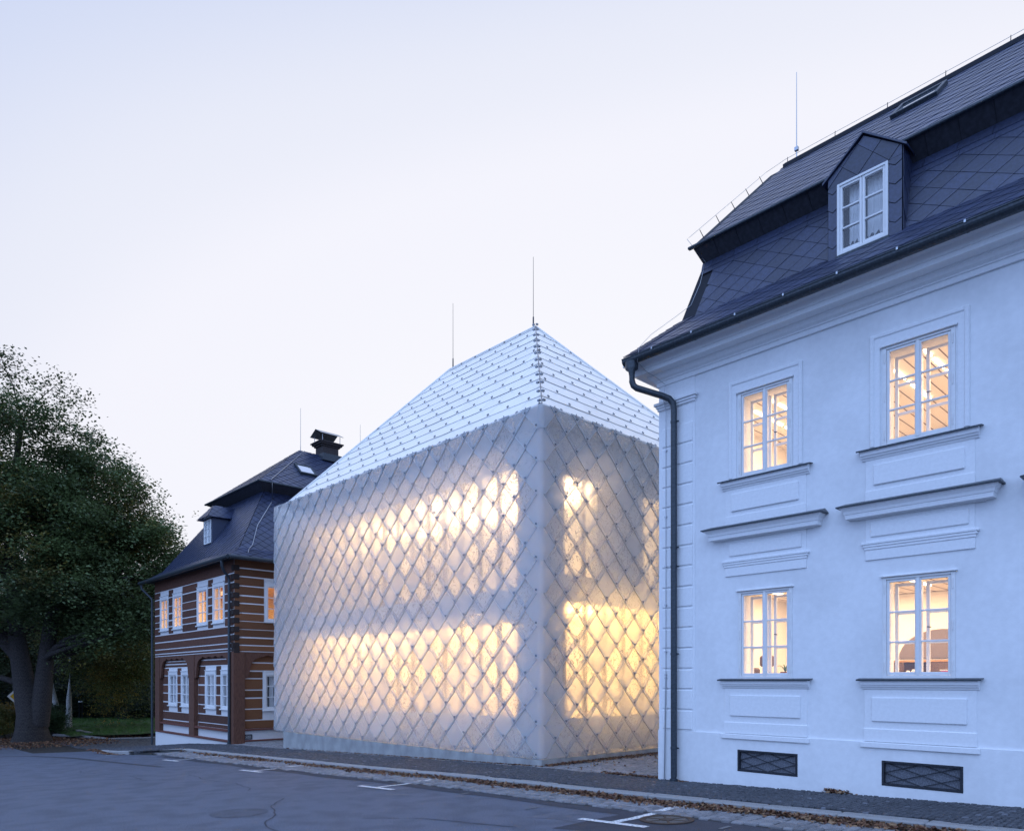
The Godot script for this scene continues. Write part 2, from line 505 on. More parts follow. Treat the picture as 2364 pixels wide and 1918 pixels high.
	led.emission_enabled = true
	led.emission = lin(1.0, 0.80, 0.55)
	led.emission_energy_multiplier = 7.0
	mat("skylight", lin(0.80, 0.84, 0.9), 0.05, null, Vector3.ONE, null, 0.0, 0.9)
	M["skylight_clear"] = M.pane
	mat("palm", lin(0.12, 0.22, 0.03), 0.6)
	mat("glow_room", lin(0.84, 0.81, 0.74), 0.9)
	mat("glow_floor", lin(0.6, 0.54, 0.44), 0.7)
	mat("warm_room", lin(0.76, 0.66, 0.44), 0.8, grain, Vector3(0.3, 1.6, 0.3))
	mat("mullion", lin(0.30, 0.26, 0.22), 0.6)
	mat("bolt", lin(0.22, 0.24, 0.27), 0.35, null, Vector3.ONE, null, 0.0, 0.8)
	mat("inner_white", lin(0.74, 0.75, 0.76), 0.9)
	mat("glass_edge", lin(0.50, 0.53, 0.57), 0.25)
	mat("rail", lin(0.5, 0.52, 0.54), 0.5)
	var leds := mat("led_soft", lin(1, 0.9, 0.75), 0.5)
	leds.emission_enabled = true
	leds.emission = lin(1.0, 0.80, 0.52)
	leds.emission_energy_multiplier = 0.6

# ---------------------------------------------------------------- rows of slates, shingles and roof panels
func field(parent: Node3D, called: String, org: Vector3, U: Vector3, V: Vector3, bounds: PackedVector2Array, shape: PackedVector2Array, a: Vector2, b: Vector2, thick: float, tilt: float, mats: Array, cap: int, sd: int, jitter := 0.002) -> void:
	var r := RandomNumberGenerator.new()
	r.seed = sd
	var N := U.cross(V).normalized()
	var lo := bounds[0]; var hi := bounds[0]
	for p in bounds:
		lo = lo.min(p); hi = hi.max(p)
	var sh := 0.0
	var area := 0.0
	for k in shape.size():
		sh = maxf(sh, shape[k].y)
		area += shape[k].cross(shape[(k + 1) % shape.size()]) * 0.5
	area = absf(area)
	var det := a.cross(b)
	var found := []
	var rr := 0.0
	for c in [lo, hi, Vector2(lo.x, hi.y), Vector2(hi.x, lo.y)]:
		rr = maxf(rr, maxf(absf(c.cross(b) / det), absf(a.cross(c) / det)))
	var R := int(rr) + 3
	for i in range(-R, R + 1):
		for j in range(-R, R + 1):
			var p := a * i + b * j
			if p.x < lo.x - 1.5 or p.x > hi.x + 1.5 or p.y < lo.y - 1.5 or p.y > hi.y + 1.5: continue
			var poly := PackedVector2Array()
			for q in shape: poly.append(q + p)
			for part in Geometry2D.intersect_polygons(poly, bounds):
				if Geometry2D.is_polygon_clockwise(part) and part.size() < 3: continue
				var ar := 0.0
				var mid := Vector2.ZERO
				for k in part.size():
					ar += part[k].cross(part[(k + 1) % part.size()]) * 0.5
					mid += part[k] / part.size()
				if absf(ar) < area * 0.03: continue
				var w := org + U * mid.x + V * mid.y
				var local := PackedVector2Array()
				if absf(ar) < area * 0.995:
					for q in part: local.append(q - p)
				found.append([w.distance_squared_to(EYE), p, local])
	found.sort_custom(func(x, y): return x[0] < y[0])
	var whole := Geo.new()
	whole.prism(shape, 0.0, thick)
	var wm := whole.mesh()
	var rest := Geo.new()
	for k in found.size():
		var f = found[k]
		var tl := tilt * r.randf_range(0.85, 1.2)
		var y := (V * cos(tl) - N * sin(tl)).normalized()
		var x := (U + V * r.randf_range(-jitter, jitter) * 2.0).normalized()
		var z := x.cross(y).normalized()
		y = z.cross(x)
		var xf := Transform3D(Basis(x, y, z), org + U * f[1].x + V * f[1].y + N * (sh * sin(tilt) + r.randf() * jitter))
		if k < cap:
			var m = wm
			if f[2].size():
				var g := Geo.new()
				g.prism(f[2], 0.0, thick)
				m = g
			put(parent, called, m, mats[r.randi() % mats.size()], xf)
		else:
			rest.t = xf
			rest.prism(f[2] if f[2].size() else shape, 0.0, thick)
	if rest.v.size():
		put(parent, called + "_rows", rest, mats[0], Transform3D(), "stuff")

func poly(a: Array) -> PackedVector2Array:
	var p := PackedVector2Array()
	for i in range(0, a.size(), 2): p.append(Vector2(a[i], a[i + 1]))
	return p

func rhomb(w: float, h: float, gap := 0.004) -> PackedVector2Array:
	return poly([0, gap * 0.75, w * 0.5 - gap, h * 0.5, 0, h - gap * 0.75, -w * 0.5 + gap, h * 0.5])

func slates() -> Array:
	return [M.slate0, M.slate1, M.slate2, M.slate3]

func area_light(at: Vector3, size: Vector2, energy: float, col: Color, pitch := -90.0) -> void:
	var l := AreaLight3D.new()
	l.area_size = size
	l.light_energy = energy
	l.light_color = col
	l.shadow_enabled = true
	l.set("area_range", 16.0)
	l.position = at
	l.rotation_degrees = Vector3(pitch, 0, 0)
	l.name = numbered("room_light")
	add_child(l)

func room(parent: Node3D, x0: float, x1: float, y0: float, y1: float, z0: float, z1: float, wallm: Material, floorm: Material, right_wall := true) -> void:
	# inside faces of a room: floor, ceiling, back and side walls, each a slab
	put(parent, "room_floor", B3(x0, y0 - 0.12, z0, x1, y0, z1), floorm)
	put(parent, "room_ceiling", B3(x0, y1, z0, x1, y1 + 0.12, z1), wallm)
	put(parent, "room_wall", B3(x0, y0, z0 - 0.1, x1, y1, z0), wallm)
	put(parent, "room_wall", B3(x0 - 0.1, y0, z0, x0, y1, z1), wallm)
	if right_wall: put(parent, "room_wall", B3(x1, y0, z0, x1 + 0.1, y1, z1), wallm)

# ---------------------------------------------------------------- the street
func ground() -> void:
	var g := Geo.new()
	var zero := func(_x): return -140.0
	sheet(g, -200, 60, 4.0, zero, func(_x): return 90.0, -0.16)
	structure("ground", g, M.earth)
	g = Geo.new()
	sheet(g, -120, 40, 1.5, func(x): return strip_z(x) - 0.05 if x > -19.2 else (kerb_z(-18.9) + 1.5 if x > -24.5 else (2.6 if x > -29 else 4.6)), func(_x): return 60.0, -0.125)
	var road := structure("road", g, M.asphalt)
	g = Geo.new()
	sheet(g, -17.6, 1.42, 0.6, func(x): return strip_z(x) - 0.02, func(x): return strip_z(x) + 0.34 + 0.05 * sin(x * 1.7), -0.121)
	put(road, "asphalt_seam", g, M.asphalt_dark)
	g = Geo.new()
	sheet(g, 1.42, 6.2, 0.5, func(x): return strip_z(x) - 0.02, func(x): return 4.4 + 0.3 * sin(x * 2.3) + (x - 1.4) * 0.25, -0.121)
	put(road, "asphalt_patch", g, M.asphalt_dark)
	g = Geo.new()
	sheet(g, 0.55, 1.40, 0.4, func(x): return 3.12 + 0.05 * sin(x * 5.0), func(x): return 3.9 + 0.12 * sin(x * 4.0), -0.1212)
	put(road, "asphalt_patch", g, M.asphalt_pale)
	g = Geo.new()
	sheet(g, -30.0, -13.0, 1.0, func(x): return 4.55 - (x + 14.0) * 0.10, func(x): return 4.75 - (x + 14.0) * 0.11, -0.1215)
	put(road, "asphalt_seam", g, M.asphalt_dark)
	# thin cracks and a faint round patch
	g = Geo.new()
	for k in 40:
		var a0 := TAU * k / 40.0; var a1 := TAU * (k + 1) / 40.0
		var c := Vector3(-3.0, 0, 6.6)
		var p := c + Vector3(cos(a0), 0, sin(a0)) * 0.42; var q := c + Vector3(cos(a1), 0, sin(a1)) * 0.42
		c.y = gh(c.x) - 0.1205; p.y = gh(p.x) - 0.1205; q.y = gh(q.x) - 0.1205
		g.tri(c, p, q, Vector3.UP)
	put(road, "round_patch", g, M.asphalt_mid)
	road_cracks(road)
	# painted parking marks: a stem across the cobbles and a bar along the street
	var stem := [1.75, -3.95, -9.55, -15.3, -20.0]
	for k in 5:
		var x: float = stem[k]
		g = Geo.new()
		var z0: float = [1.62, 1.80, 1.82, 1.8, 2.4][k]
		var mt: Material = M.road_paint
		for s in 8:
			var za := lerpf(z0, 3.52 if k < 4 else 4.2, s / 8.0); var zb := lerpf(z0, 3.52 if k < 4 else 4.2, (s + 1) / 8.0)
			var xa: float = x + 0.012 * sin(za * 9.0 + k) - (za - z0) * (0.0 if k else -0.02)
			var hw := 0.062 if k == 0 else 0.055
			var lift := -0.0885 if zb <= strip_z(x) + 0.05 else -0.114
			g.quad(Vector3(xa - hw, gh(xa - hw) + lift, za), Vector3(xa + hw, gh(xa + hw) + lift, za), Vector3(xa + hw, gh(xa + hw) + lift, zb), Vector3(xa - hw, gh(xa - hw) + lift, zb), Vector3.UP)
		put(road, "parking_mark", g, mt)
		if k == 4: continue
		g = Geo.new()
		sheet(g, x - 0.51, x + 0.57, 0.27, func(q): return 3.53 - (q - x) * 0.05, func(q): return 3.66 - (q - x) * 0.05, -0.113)
		put(road, "parking_mark", g, mt)
	g = Geo.new()
	sheet(g, -1.99, -1.93, 0.1, func(_q): return 2.92, func(_q): return 3.14, -0.113)
	sheet(g, 3.05, 3.11, 0.1, func(_q): return 2.86, func(_q): return 3.1, -0.113)
	sheet(g, 0.0, 0.05, 0.1, func(_q): return 3.2, func(_q): return 3.5, -0.116)
	sheet(g, -3.0, -2.6, 0.2, func(q): return 3.95 - (q + 3.0) * 0.5, func(q): return 4.0 - (q + 3.0) * 0.5, -0.116)
	put(road, "old_paint", g, M.road_paint_worn)

	# strip of granite setts along the kerb
	g = Geo.new()
	sheet(g, -19.2, 9.0, 0.5, func(x): return kerb_z(x) - 0.08, func(x): return strip_z(x) + 0.03, -0.118, 0.06)
	var strip := structure("cobble_strip", g, M.joint)
	var r := RandomNumberGenerator.new()
	r.seed = 5
	var found := []
	var x := -19.0
	while x < 8.5:
		var wx := r.randf_range(0.12, 0.19)
		var z := kerb_z(x) + 0.01
		while z < strip_z(x) - 0.05:
			var wz := r.randf_range(0.12, 0.17)
			if z + wz > strip_z(x) + 0.05: wz = strip_z(x) + 0.04 - z
			found.append([Vector3(x + wx * 0.5 + r.randf_range(-0.008, 0.008), 0, z + wz * 0.5), wx - 0.014, wz - 0.014, r.randf_range(-0.009, 0.009)])
			z += wz
		x += wx
	found.sort_custom(func(p, q): return p[0].distance_squared_to(EYE - Vector3(2, 0, 0)) < q[0].distance_squared_to(EYE - Vector3(2, 0, 0)))
	var sett := setts_mesh()
	var xfs := []
	var cols := []
	for k in found.size():
		var f = found[k]
		var p: Vector3 = f[0]
		p.y = gh(p.x) - 0.108 + f[3]
		var bs := Basis(Vector3.UP, r.randf_range(-0.06, 0.06)) * Basis(Vector3.FORWARD, -atan(0.035) + r.randf_range(-0.03, 0.03)) * Basis(Vector3.RIGHT, r.randf_range(-0.03, 0.03)) * Basis().scaled(Vector3(f[1], 1, f[2]))
		if k >= 60 and xfs.size() == 0 and false: pass
		if k < 300:
			put(strip, "cobble", sett, M["granite%d" % (r.randi() % 4)], Transform3D(bs, p))
		else:
			xfs.append(Transform3D(bs, p))
			var c := r.randf_range(0.75, 1.12)
			cols.append(Color(c, c, c * r.randf_range(0.97, 1.03)))
	scatter(strip, "cobble_rows", sett, M.sett, xfs, cols, "stuff")

	# kerb stones
	g = Geo.new()
	sheet(g, -19.0, 9.5, 0.5, func(q): return kerb_z(q) - 0.24, func(q): return kerb_z(q) - 0.04, -0.03, 0.2)
	var kerb := structure("kerb", g, M.joint)
	x = -19.0
	while x < 9.3:
		var L := r.randf_range(0.92, 1.12)
		var st := Geo.new()
		var za := kerb_z(x + L * 0.5)
		var sk := (kerb_z(x + L) - kerb_z(x)) / L
		st.bev(Vector3(-L * 0.5 + 0.006, -0.2, -0.25), Vector3(L * 0.5 - 0.006, 0.0, 0.0), 0.022)
		var sl := (gh(x + L) - gh(x)) / L
		var bx := Vector3(1, sl, sk).normalized()
		var bz := bx.cross(Vector3.UP).normalized()
		put(kerb, "kerb_stone", st, M.kerb_stone, Transform3D(Basis(bx, bz.cross(bx), bz), Vector3(x + L * 0.5, gh(x + L * 0.5) + r.randf_range(-0.004, 0.006), za + r.randf_range(-0.008, 0.008))))
		x += L
	# the kerb turns out round the end of the parking strip
	for seg in [[-19.05, 1.95, -19.75, 3.35], [-19.75, 3.42, -20.9, 3.72], [-20.92, 3.72, -22.0, 3.7], [-22.02, 3.7, -23.1, 3.62]]:
		var p := Vector3(seg[0], gh(seg[0]), seg[1]); var q := Vector3(seg[2], gh(seg[2]) - 0.01, seg[3])
		var st := Geo.new()
		st.bev(Vector3(-0.125, -0.22, 0), Vector3(0.125, 0.0, p.distance_to(q) - 0.01), 0.02)
		put(kerb, "kerb_stone", st, M.kerb_stone, Transform3D(Basis.looking_at(p - q, Vector3.UP), p))
	# pavement of small dark setts, and the same stone round the bulge
	g = Geo.new()
	sheet(g, -24.3, 10.0, 0.5, func(q): return -0.02 if q > -19.3 else -0.3, func(q): return (kerb_z(q) - 0.2) if q > -19.0 else 3.55, -0.012)
	var pave := structure("pavement", g, M.joint)
	xfs = []
	cols = []
	var tiny := setts_mesh()
	x = -24.2
	while x < 9.0:
		var px := 0.072 if x > -8 else 0.10
		var z := 0.0
		var zend := (kerb_z(x) - 0.25) if x > -19.2 else 3.42
		while z < zend:
			var off := 0.05 * sin(x * 5.5 + z * 2.0)
			xfs.append(Transform3D(Basis(Vector3.UP, 0.6 * sin(x * 2.0 + z * 1.4) + r.randf_range(-0.25, 0.25)) * Basis(Vector3.FORWARD, -0.03 + r.randf_range(-0.06, 0.06)) * Basis(Vector3.RIGHT, r.randf_range(-0.06, 0.06)) * Basis().scaled(Vector3(px * 0.88, 1, px * 0.88)), Vector3(x + r.randf_range(-0.012, 0.012), gh(x) - 0.002 + r.randf_range(-0.006, 0.004), z + off + r.randf_range(-0.012, 0.012))))
			var c := r.randf_range(0.7, 1.15)
			if r.randf() < 0.02: c = 2.2
			cols.append(Color(c, c, c * 1.02))
			z += px
		x += px
	scatter(pave, "paving_setts", tiny, M.sett_dark, xfs, cols, "stuff")
	# yard of pale setts between the houses and in front of the glass house
	g = Geo.new()
	sheet(g, -20.2, 0.0, 0.5, func(_q): return -12.0, func(q): return 0.02, -0.03)
	var yard := structure("courtyard_paving", g, M.joint)
	xfs = []
	cols = []
	for band in [[-3.35, -0.01, -6.5], [-19.95, -15.6, -4.0], [-15.6, -3.35, -0.26]]:
		x = band[0]
		while x < band[1]:
			var z: float = band[2] + 0.05
			while z < -0.02:
				var sz := r.randf_range(0.085, 0.11)
				xfs.append(Transform3D(Basis(Vector3.UP, r.randf_range(-0.2, 0.2)) * Basis(Vector3.FORWARD, r.randf_range(-0.09, 0.05)) * Basis(Vector3.RIGHT, r.randf_range(-0.07, 0.07)) * Basis().scaled(Vector3(0.098, 1, sz)), Vector3(x + r.randf_range(-0.01, 0.01), gh(x) - 0.016 + r.randf_range(-0.006, 0.008), z + sz * 0.5)))
				var c := r.randf_range(0.85, 1.35)
				cols.append(Color(c, c * 0.98, c * 0.96))
				z += sz + 0.012
			x += 0.112
	scatter(yard, "courtyard_setts", sett, M.sett, xfs, cols, "stuff")
	# driveway beside the log house, lawn, edging
	g = Geo.new()
	sheet(g, -38.2, -19.9, 0.8, func(q): return -16.0 if q < -29.3 else -0.25, func(q): return 3.4 if q > -24.2 else (2.6 if q > -29.0 else 2.2), -0.115)
	var drive := structure("driveway", g, M.driveway)
	xfs = []
	cols = []
	for k in 9000:
		var q := Vector3(r.randf_range(-38.0, -29.5), 0, r.randf_range(-10.0, 2.3))
		q.y = gh(q.x) - 0.122
		xfs.append(Transform3D(Basis(Vector3.UP, r.randf() * TAU) * Basis().scaled(Vector3(0.12, 1, 0.12)), q))
		var c := r.randf_range(0.5, 1.3)
		cols.append(Color(c, c, c))
	scatter(drive, "driveway_setts", sett, M.sett_dark, xfs, cols, "stuff")
	g = Geo.new()
	for i in 24:
		for j in 24:
			var P := func(a: int, b: int) -> Vector3:
				var xx := -37.4 - a * 1.6
				var zz := 1.2 - b * 1.5
				if a == 0: xx = -37.4 - maxf(0.0, (zz + 2.0)) * 0.9
				return Vector3(xx, -1.40 + 0.05 * b * 0.6 + 0.012 * a + 0.08 * sin(a * 0.7 + b * 0.5), zz)
			g.quad(P.call(i, j), P.call(i + 1, j), P.call(i + 1, j + 1), P.call(i, j + 1), Vector3.UP)
	var lawn := structure("lawn", g, M.turf)
	var blade := Geo.new()
	for k in 7:
		var an := TAU * k / 7.0
		var o := Vector3(cos(an), 0, sin(an)) * 0.05
		blade.tri(o + Vector3(-0.015, 0, 0), o + Vector3(0.015, 0, 0), o * 2.2 + Vector3(0, 0.10 + 0.02 * (k % 3), 0), Vector3(0, 0.3, 1))
	xfs = []
	cols = []
	for k in 14000:
		var a := r.randf_range(0.0, 22.0)
		var b := r.randf_range(0.0, 22.0)
		var q := Vector3(-37.6 - a * 1.6, -1.40 + 0.03 * b + 0.012 * a + 0.08 * sin(a * 0.7 + b * 0.5) - 0.02, 1.2 - b * 1.5)
		if a < 1.0: q.x -= maxf(0.0, q.z + 2.0) * 0.9
		xfs.append(Transform3D(Basis(Vector3.UP, r.randf() * TAU) * Basis().scaled(Vector3.ONE * r.randf_range(0.7, 1.5)), q))
		var c := r.randf_range(0.7, 1.3)
		cols.append(Color(0.075 * c, 0.16 * c, 0.034 * c))
	scatter(lawn, "grass", blade.mesh(), M.foliage, xfs, cols, "stuff")
	g = Geo.new()
	g.tube([Vector3(-41.9, gh(-41.9) + 0.02, 1.5), Vector3(-39.0, gh(-39) - 0.0, 0.5), Vector3(-37.3, gh(-37.3) - 0.04, -0.1)], [0.09, 0.09, 0.07], 6)
	g.tube([Vector3(-37.3, gh(-37.3) - 0.06, -0.1), Vector3(-36.6, gh(-36.6) - 0.08, -3.2)], [0.05, 0.05], 6)
	structure("stone_edging", g, M.kerb_stone)
	structure("stone_edging", B3(-43.5, -1.5, -0.2, -40.4, -1.22, 0.05), M.kerb_stone)

func setts_mesh() -> ArrayMesh:
	var g := Geo.new()
	var b := [Vector3(-0.5, -0.06, -0.5), Vector3(0.5, -0.06, -0.5), Vector3(0.5, -0.06, 0.5), Vector3(-0.5, -0.06, 0.5)]
	var m := [Vector3(-0.5, 0.004, -0.48), Vector3(0.49, 0.004, -0.5), Vector3(0.5, 0.004, 0.49), Vector3(-0.49, 0.004, 0.5)]
	var t := [Vector3(-0.37, 0.018, -0.38), Vector3(0.38, 0.02, -0.36), Vector3(0.36, 0.018, 0.38), Vector3(-0.38, 0.02, 0.36)]
	for k in 4:
		var k2 := (k + 1) % 4
		var o: Vector3 = (b[k] + b[k2]) * Vector3(1, 0, 1)
		g.quad(b[k], b[k2], m[k2], m[k], o)
		g.quad(m[k], m[k2], t[k2], t[k], o + Vector3.UP * 4.0)
	g.quad(t[0], t[1], t[2], t[3], Vector3.UP)
	return g.mesh()

func leaf_litter() -> void:
	var leaf := Geo.new()
	var L := [Vector3(-0.5, 0.10, 0.0), Vector3(-0.1, 0.0, -0.32), Vector3(0.5, 0.16, 0.02), Vector3(-0.08, 0.05, 0.3)]
	leaf.tri(L[0], L[1], L[3], Vector3.UP)
	leaf.tri(L[1], L[2], L[3], Vector3.UP)
	var lm := leaf.mesh()
	var r := RandomNumberGenerator.new()
	r.seed = 9
	var tones := [Vector3(0.16, 0.075, 0.035), Vector3(0.20, 0.10, 0.05), Vector3(0.12, 0.05, 0.028), Vector3(0.25, 0.15, 0.08), Vector3(0.09, 0.045, 0.03)]
	var add := func(xfs: Array, cols: Array, p: Vector3, s: float) -> void:
		xfs.append(Transform3D(Basis.from_euler(Vector3(r.randf_range(-0.9, 0.9), r.randf() * TAU, r.randf_range(-0.9, 0.9))) * Basis().scaled(Vector3.ONE * s * r.randf_range(0.7, 1.3)), p))
		var c: Vector3 = tones[r.randi() % 5] * r.randf_range(0.8, 1.3)
		cols.append(Color(c.x, c.y, c.z))
	var xfs := []
	var cols := []
	for k in 6200:
		var x := -19.4 + 28.0 * pow(r.randf(), 0.62)
		var dens := 0.5 + 0.5 * sin(x * 1.3) * sin(x * 0.47 + 1.0)
		if x < -4.0 and r.randf() > 0.25 + dens * 0.6: continue
		var w := 0.05 + 0.11 * (0.4 + dens)
		var dz := absf(r.randfn(0.0, 0.5)) * w * 1.5
		var hgt := maxf(0.0, 0.05 - dz * 0.22) * r.randf()
		add.call(xfs, cols, Vector3(x, gh(x) - 0.085 + hgt, kerb_z(x) + 0.015 + dz), 0.075)
	scatter_thing("leaf_litter", lm, xfs, cols, "brown dry leaves drifted along the kerb of the parking strip", "leaves")
	xfs = []
	cols = []
	for k in 1500:
		var x := r.randf_range(-3.27, 0.0)
		var z := -r.randf() * 6.0
		if r.randf() < 0.75:
			z = -0.3 - r.randf() * 6.0
			x = -3.25 + absf(r.randfn(0, 0.10)) * (1.0 + maxf(0.0, -z - 2.0) * 0.5)
		elif r.randf() < 0.5:
			x = -1.4 + r.randf() * 1.4
			z = -absf(r.randfn(0, 0.06))
		add.call(xfs, cols, Vector3(x, gh(x) + 0.012 + r.randf() * 0.03, z), 0.07)
	for k in 500:
		var x := -16.0 + 12.8 * pow(r.randf(), 0.5)
		add.call(xfs, cols, Vector3(x, gh(x) + 0.012, -0.22 + absf(r.randfn(0, 0.03))), 0.06)
	for k in 120:
		add.call(xfs, cols, Vector3(3.22 + r.randfn(0, 0.09), gh(3.2) + 0.015 + r.randf() * 0.05, 0.03 + absf(r.randfn(0, 0.03))), 0.06)
	for k in 60:
		add.call(xfs, cols, Vector3(0.55 + r.randfn(0, 0.12), gh(0.5) + 0.015, 0.06 + absf(r.randfn(0, 0.05))), 0.05)
	scatter_thing("leaf_litter", lm, xfs, cols, "dry leaves caught along the foot of the glass house and the white wall", "leaves")
	xfs = []
	cols = []
	for k in 5200:
		var x := r.randf_range(-44.0, -33.0)
		var z := r.randf_range(-0.5, 5.4)
		if Vector2(x + 38.5, z - 3.2).length() > 6.0 * sqrt(r.randf()): continue
		add.call(xfs, cols, Vector3(x, gh(x) - 0.09 + r.randf() * 0.04, z), 0.11)
	for k in 900:
		add.call(xfs, cols, Vector3(r.randf_range(-48, -36), gh(-40) + 0.03, r.randf_range(-6.0, 1.0)), 0.1)
	for k in 500:
		var q := r.randf()
		add.call(xfs, cols, Vector3(-19.6 - 3.4 * q, gh(-21) - 0.08, 3.45 + 0.35 * smoothstep(0.0, 0.3, q) + absf(r.randfn(0, 0.12))), 0.08)
	scatter_thing("leaf_litter", lm, xfs, cols, "brown leaves strewn on the earth round the big tree and the kerb end", "leaves")

func scatter_thing(called: String, mesh: Mesh, xfs: Array, cols: Array, label: String, category: String) -> void:
	var o := scatter(self, called, mesh, M.dry_leaf, xfs, cols, "stuff")
	o.set_meta("label", label)
	o.set_meta("category", category)

func manhole() -> void:
	var at := Vector3(2.2, gh(2.2) - 0.117, 2.96)
	var t := thing("manhole_cover", "round iron manhole cover with stone-filled segments at the cobble edge", "manhole cover", at)
	var tilt := Transform3D(Basis(Vector3.FORWARD, -atan(0.034)), at)
	var g := Geo.new()
	g.lathe([Vector2(0.36, 0.0), Vector2(0.36, 0.012), Vector2(0.315, 0.012), Vector2(0.315, 0.0)], Vector3.ZERO, 40)
	put(t, "frame", g, M.rust, tilt)
	g = Geo.new()
	g.lathe([Vector2(0.312, -0.01), Vector2(0.312, 0.010), Vector2(0.285, 0.010), Vector2(0.285, 0.004)], Vector3.ZERO, 36)
	g.lathe([Vector2(0.09, -0.01), Vector2(0.09, 0.012), Vector2(0.0, 0.013)], Vector3.ZERO, 20)
	for k in 6:
		var q := Geo.new()
		g.t = Transform3D(Basis(Vector3.UP, TAU * k / 6.0 + 0.2), Vector3.ZERO)
		g.box(Vector3(0.085, -0.01, -0.012), Vector3(0.29, 0.010, 0.012))
	put(t, "cover", g, M.rust, tilt)
	for k in 6:
		g = Geo.new()
		var p := PackedVector2Array()
		for s in 7:
			var an := TAU * k / 6.0 + 0.27 + (TAU / 6.0 - 0.14) * s / 6.0
			p.append(Vector2(cos(an), sin(an)) * 0.275)
		for s in 7:
			var an := TAU * k / 6.0 + 0.34 + (TAU / 6.0 - 0.28) * (6 - s) / 6.0
			p.append(Vector2(cos(an), sin(an)) * 0.105)
		g.t = Transform3D(Basis(Vector3(1, 0, 0), Vector3(0, 0, -1), Vector3(0, 1, 0)), Vector3.ZERO)
		g.prism(p, -0.01, 0.006)
		put(t, "stone_segment", g, M.manhole_fill, tilt)

func road_cracks(road: Node3D) -> void:
	var r := RandomNumberGenerator.new()
	r.seed = 19
	for q in [[-4.0, 5.4, 0.3, 26], [1.0, 4.6, 2.6, 16], [-10.0, 4.9, 0.1, 30], [-14.0, 6.3, -0.15, 34], [-1.0, 7.6, 0.5, 22], [3.6, 5.2, 0.2, 12], [-6.0, 4.3, -0.5, 14]]:
		var g := Geo.new()
		var p := Vector2(q[0], q[1])
		var an: float = q[2]
		for k in int(q[3]):
			an += r.randf_range(-0.35, 0.35)
			an = lerpf(an, q[2], 0.15)
			var n := p + Vector2(cos(an), sin(an)) * r.randf_range(0.08, 0.2)
			var s := Vector2(-sin(an), cos(an)) * r.randf_range(0.006, 0.014)
			var f := func(v: Vector2) -> Vector3: return Vector3(v.x, gh(v.x) - 0.1195, v.y)
			g.quad(f.call(p - s), f.call(p + s), f.call(n + s), f.call(n - s), Vector3.UP)
			p = n
		put(road, "crack", g, M.asphalt_dark)

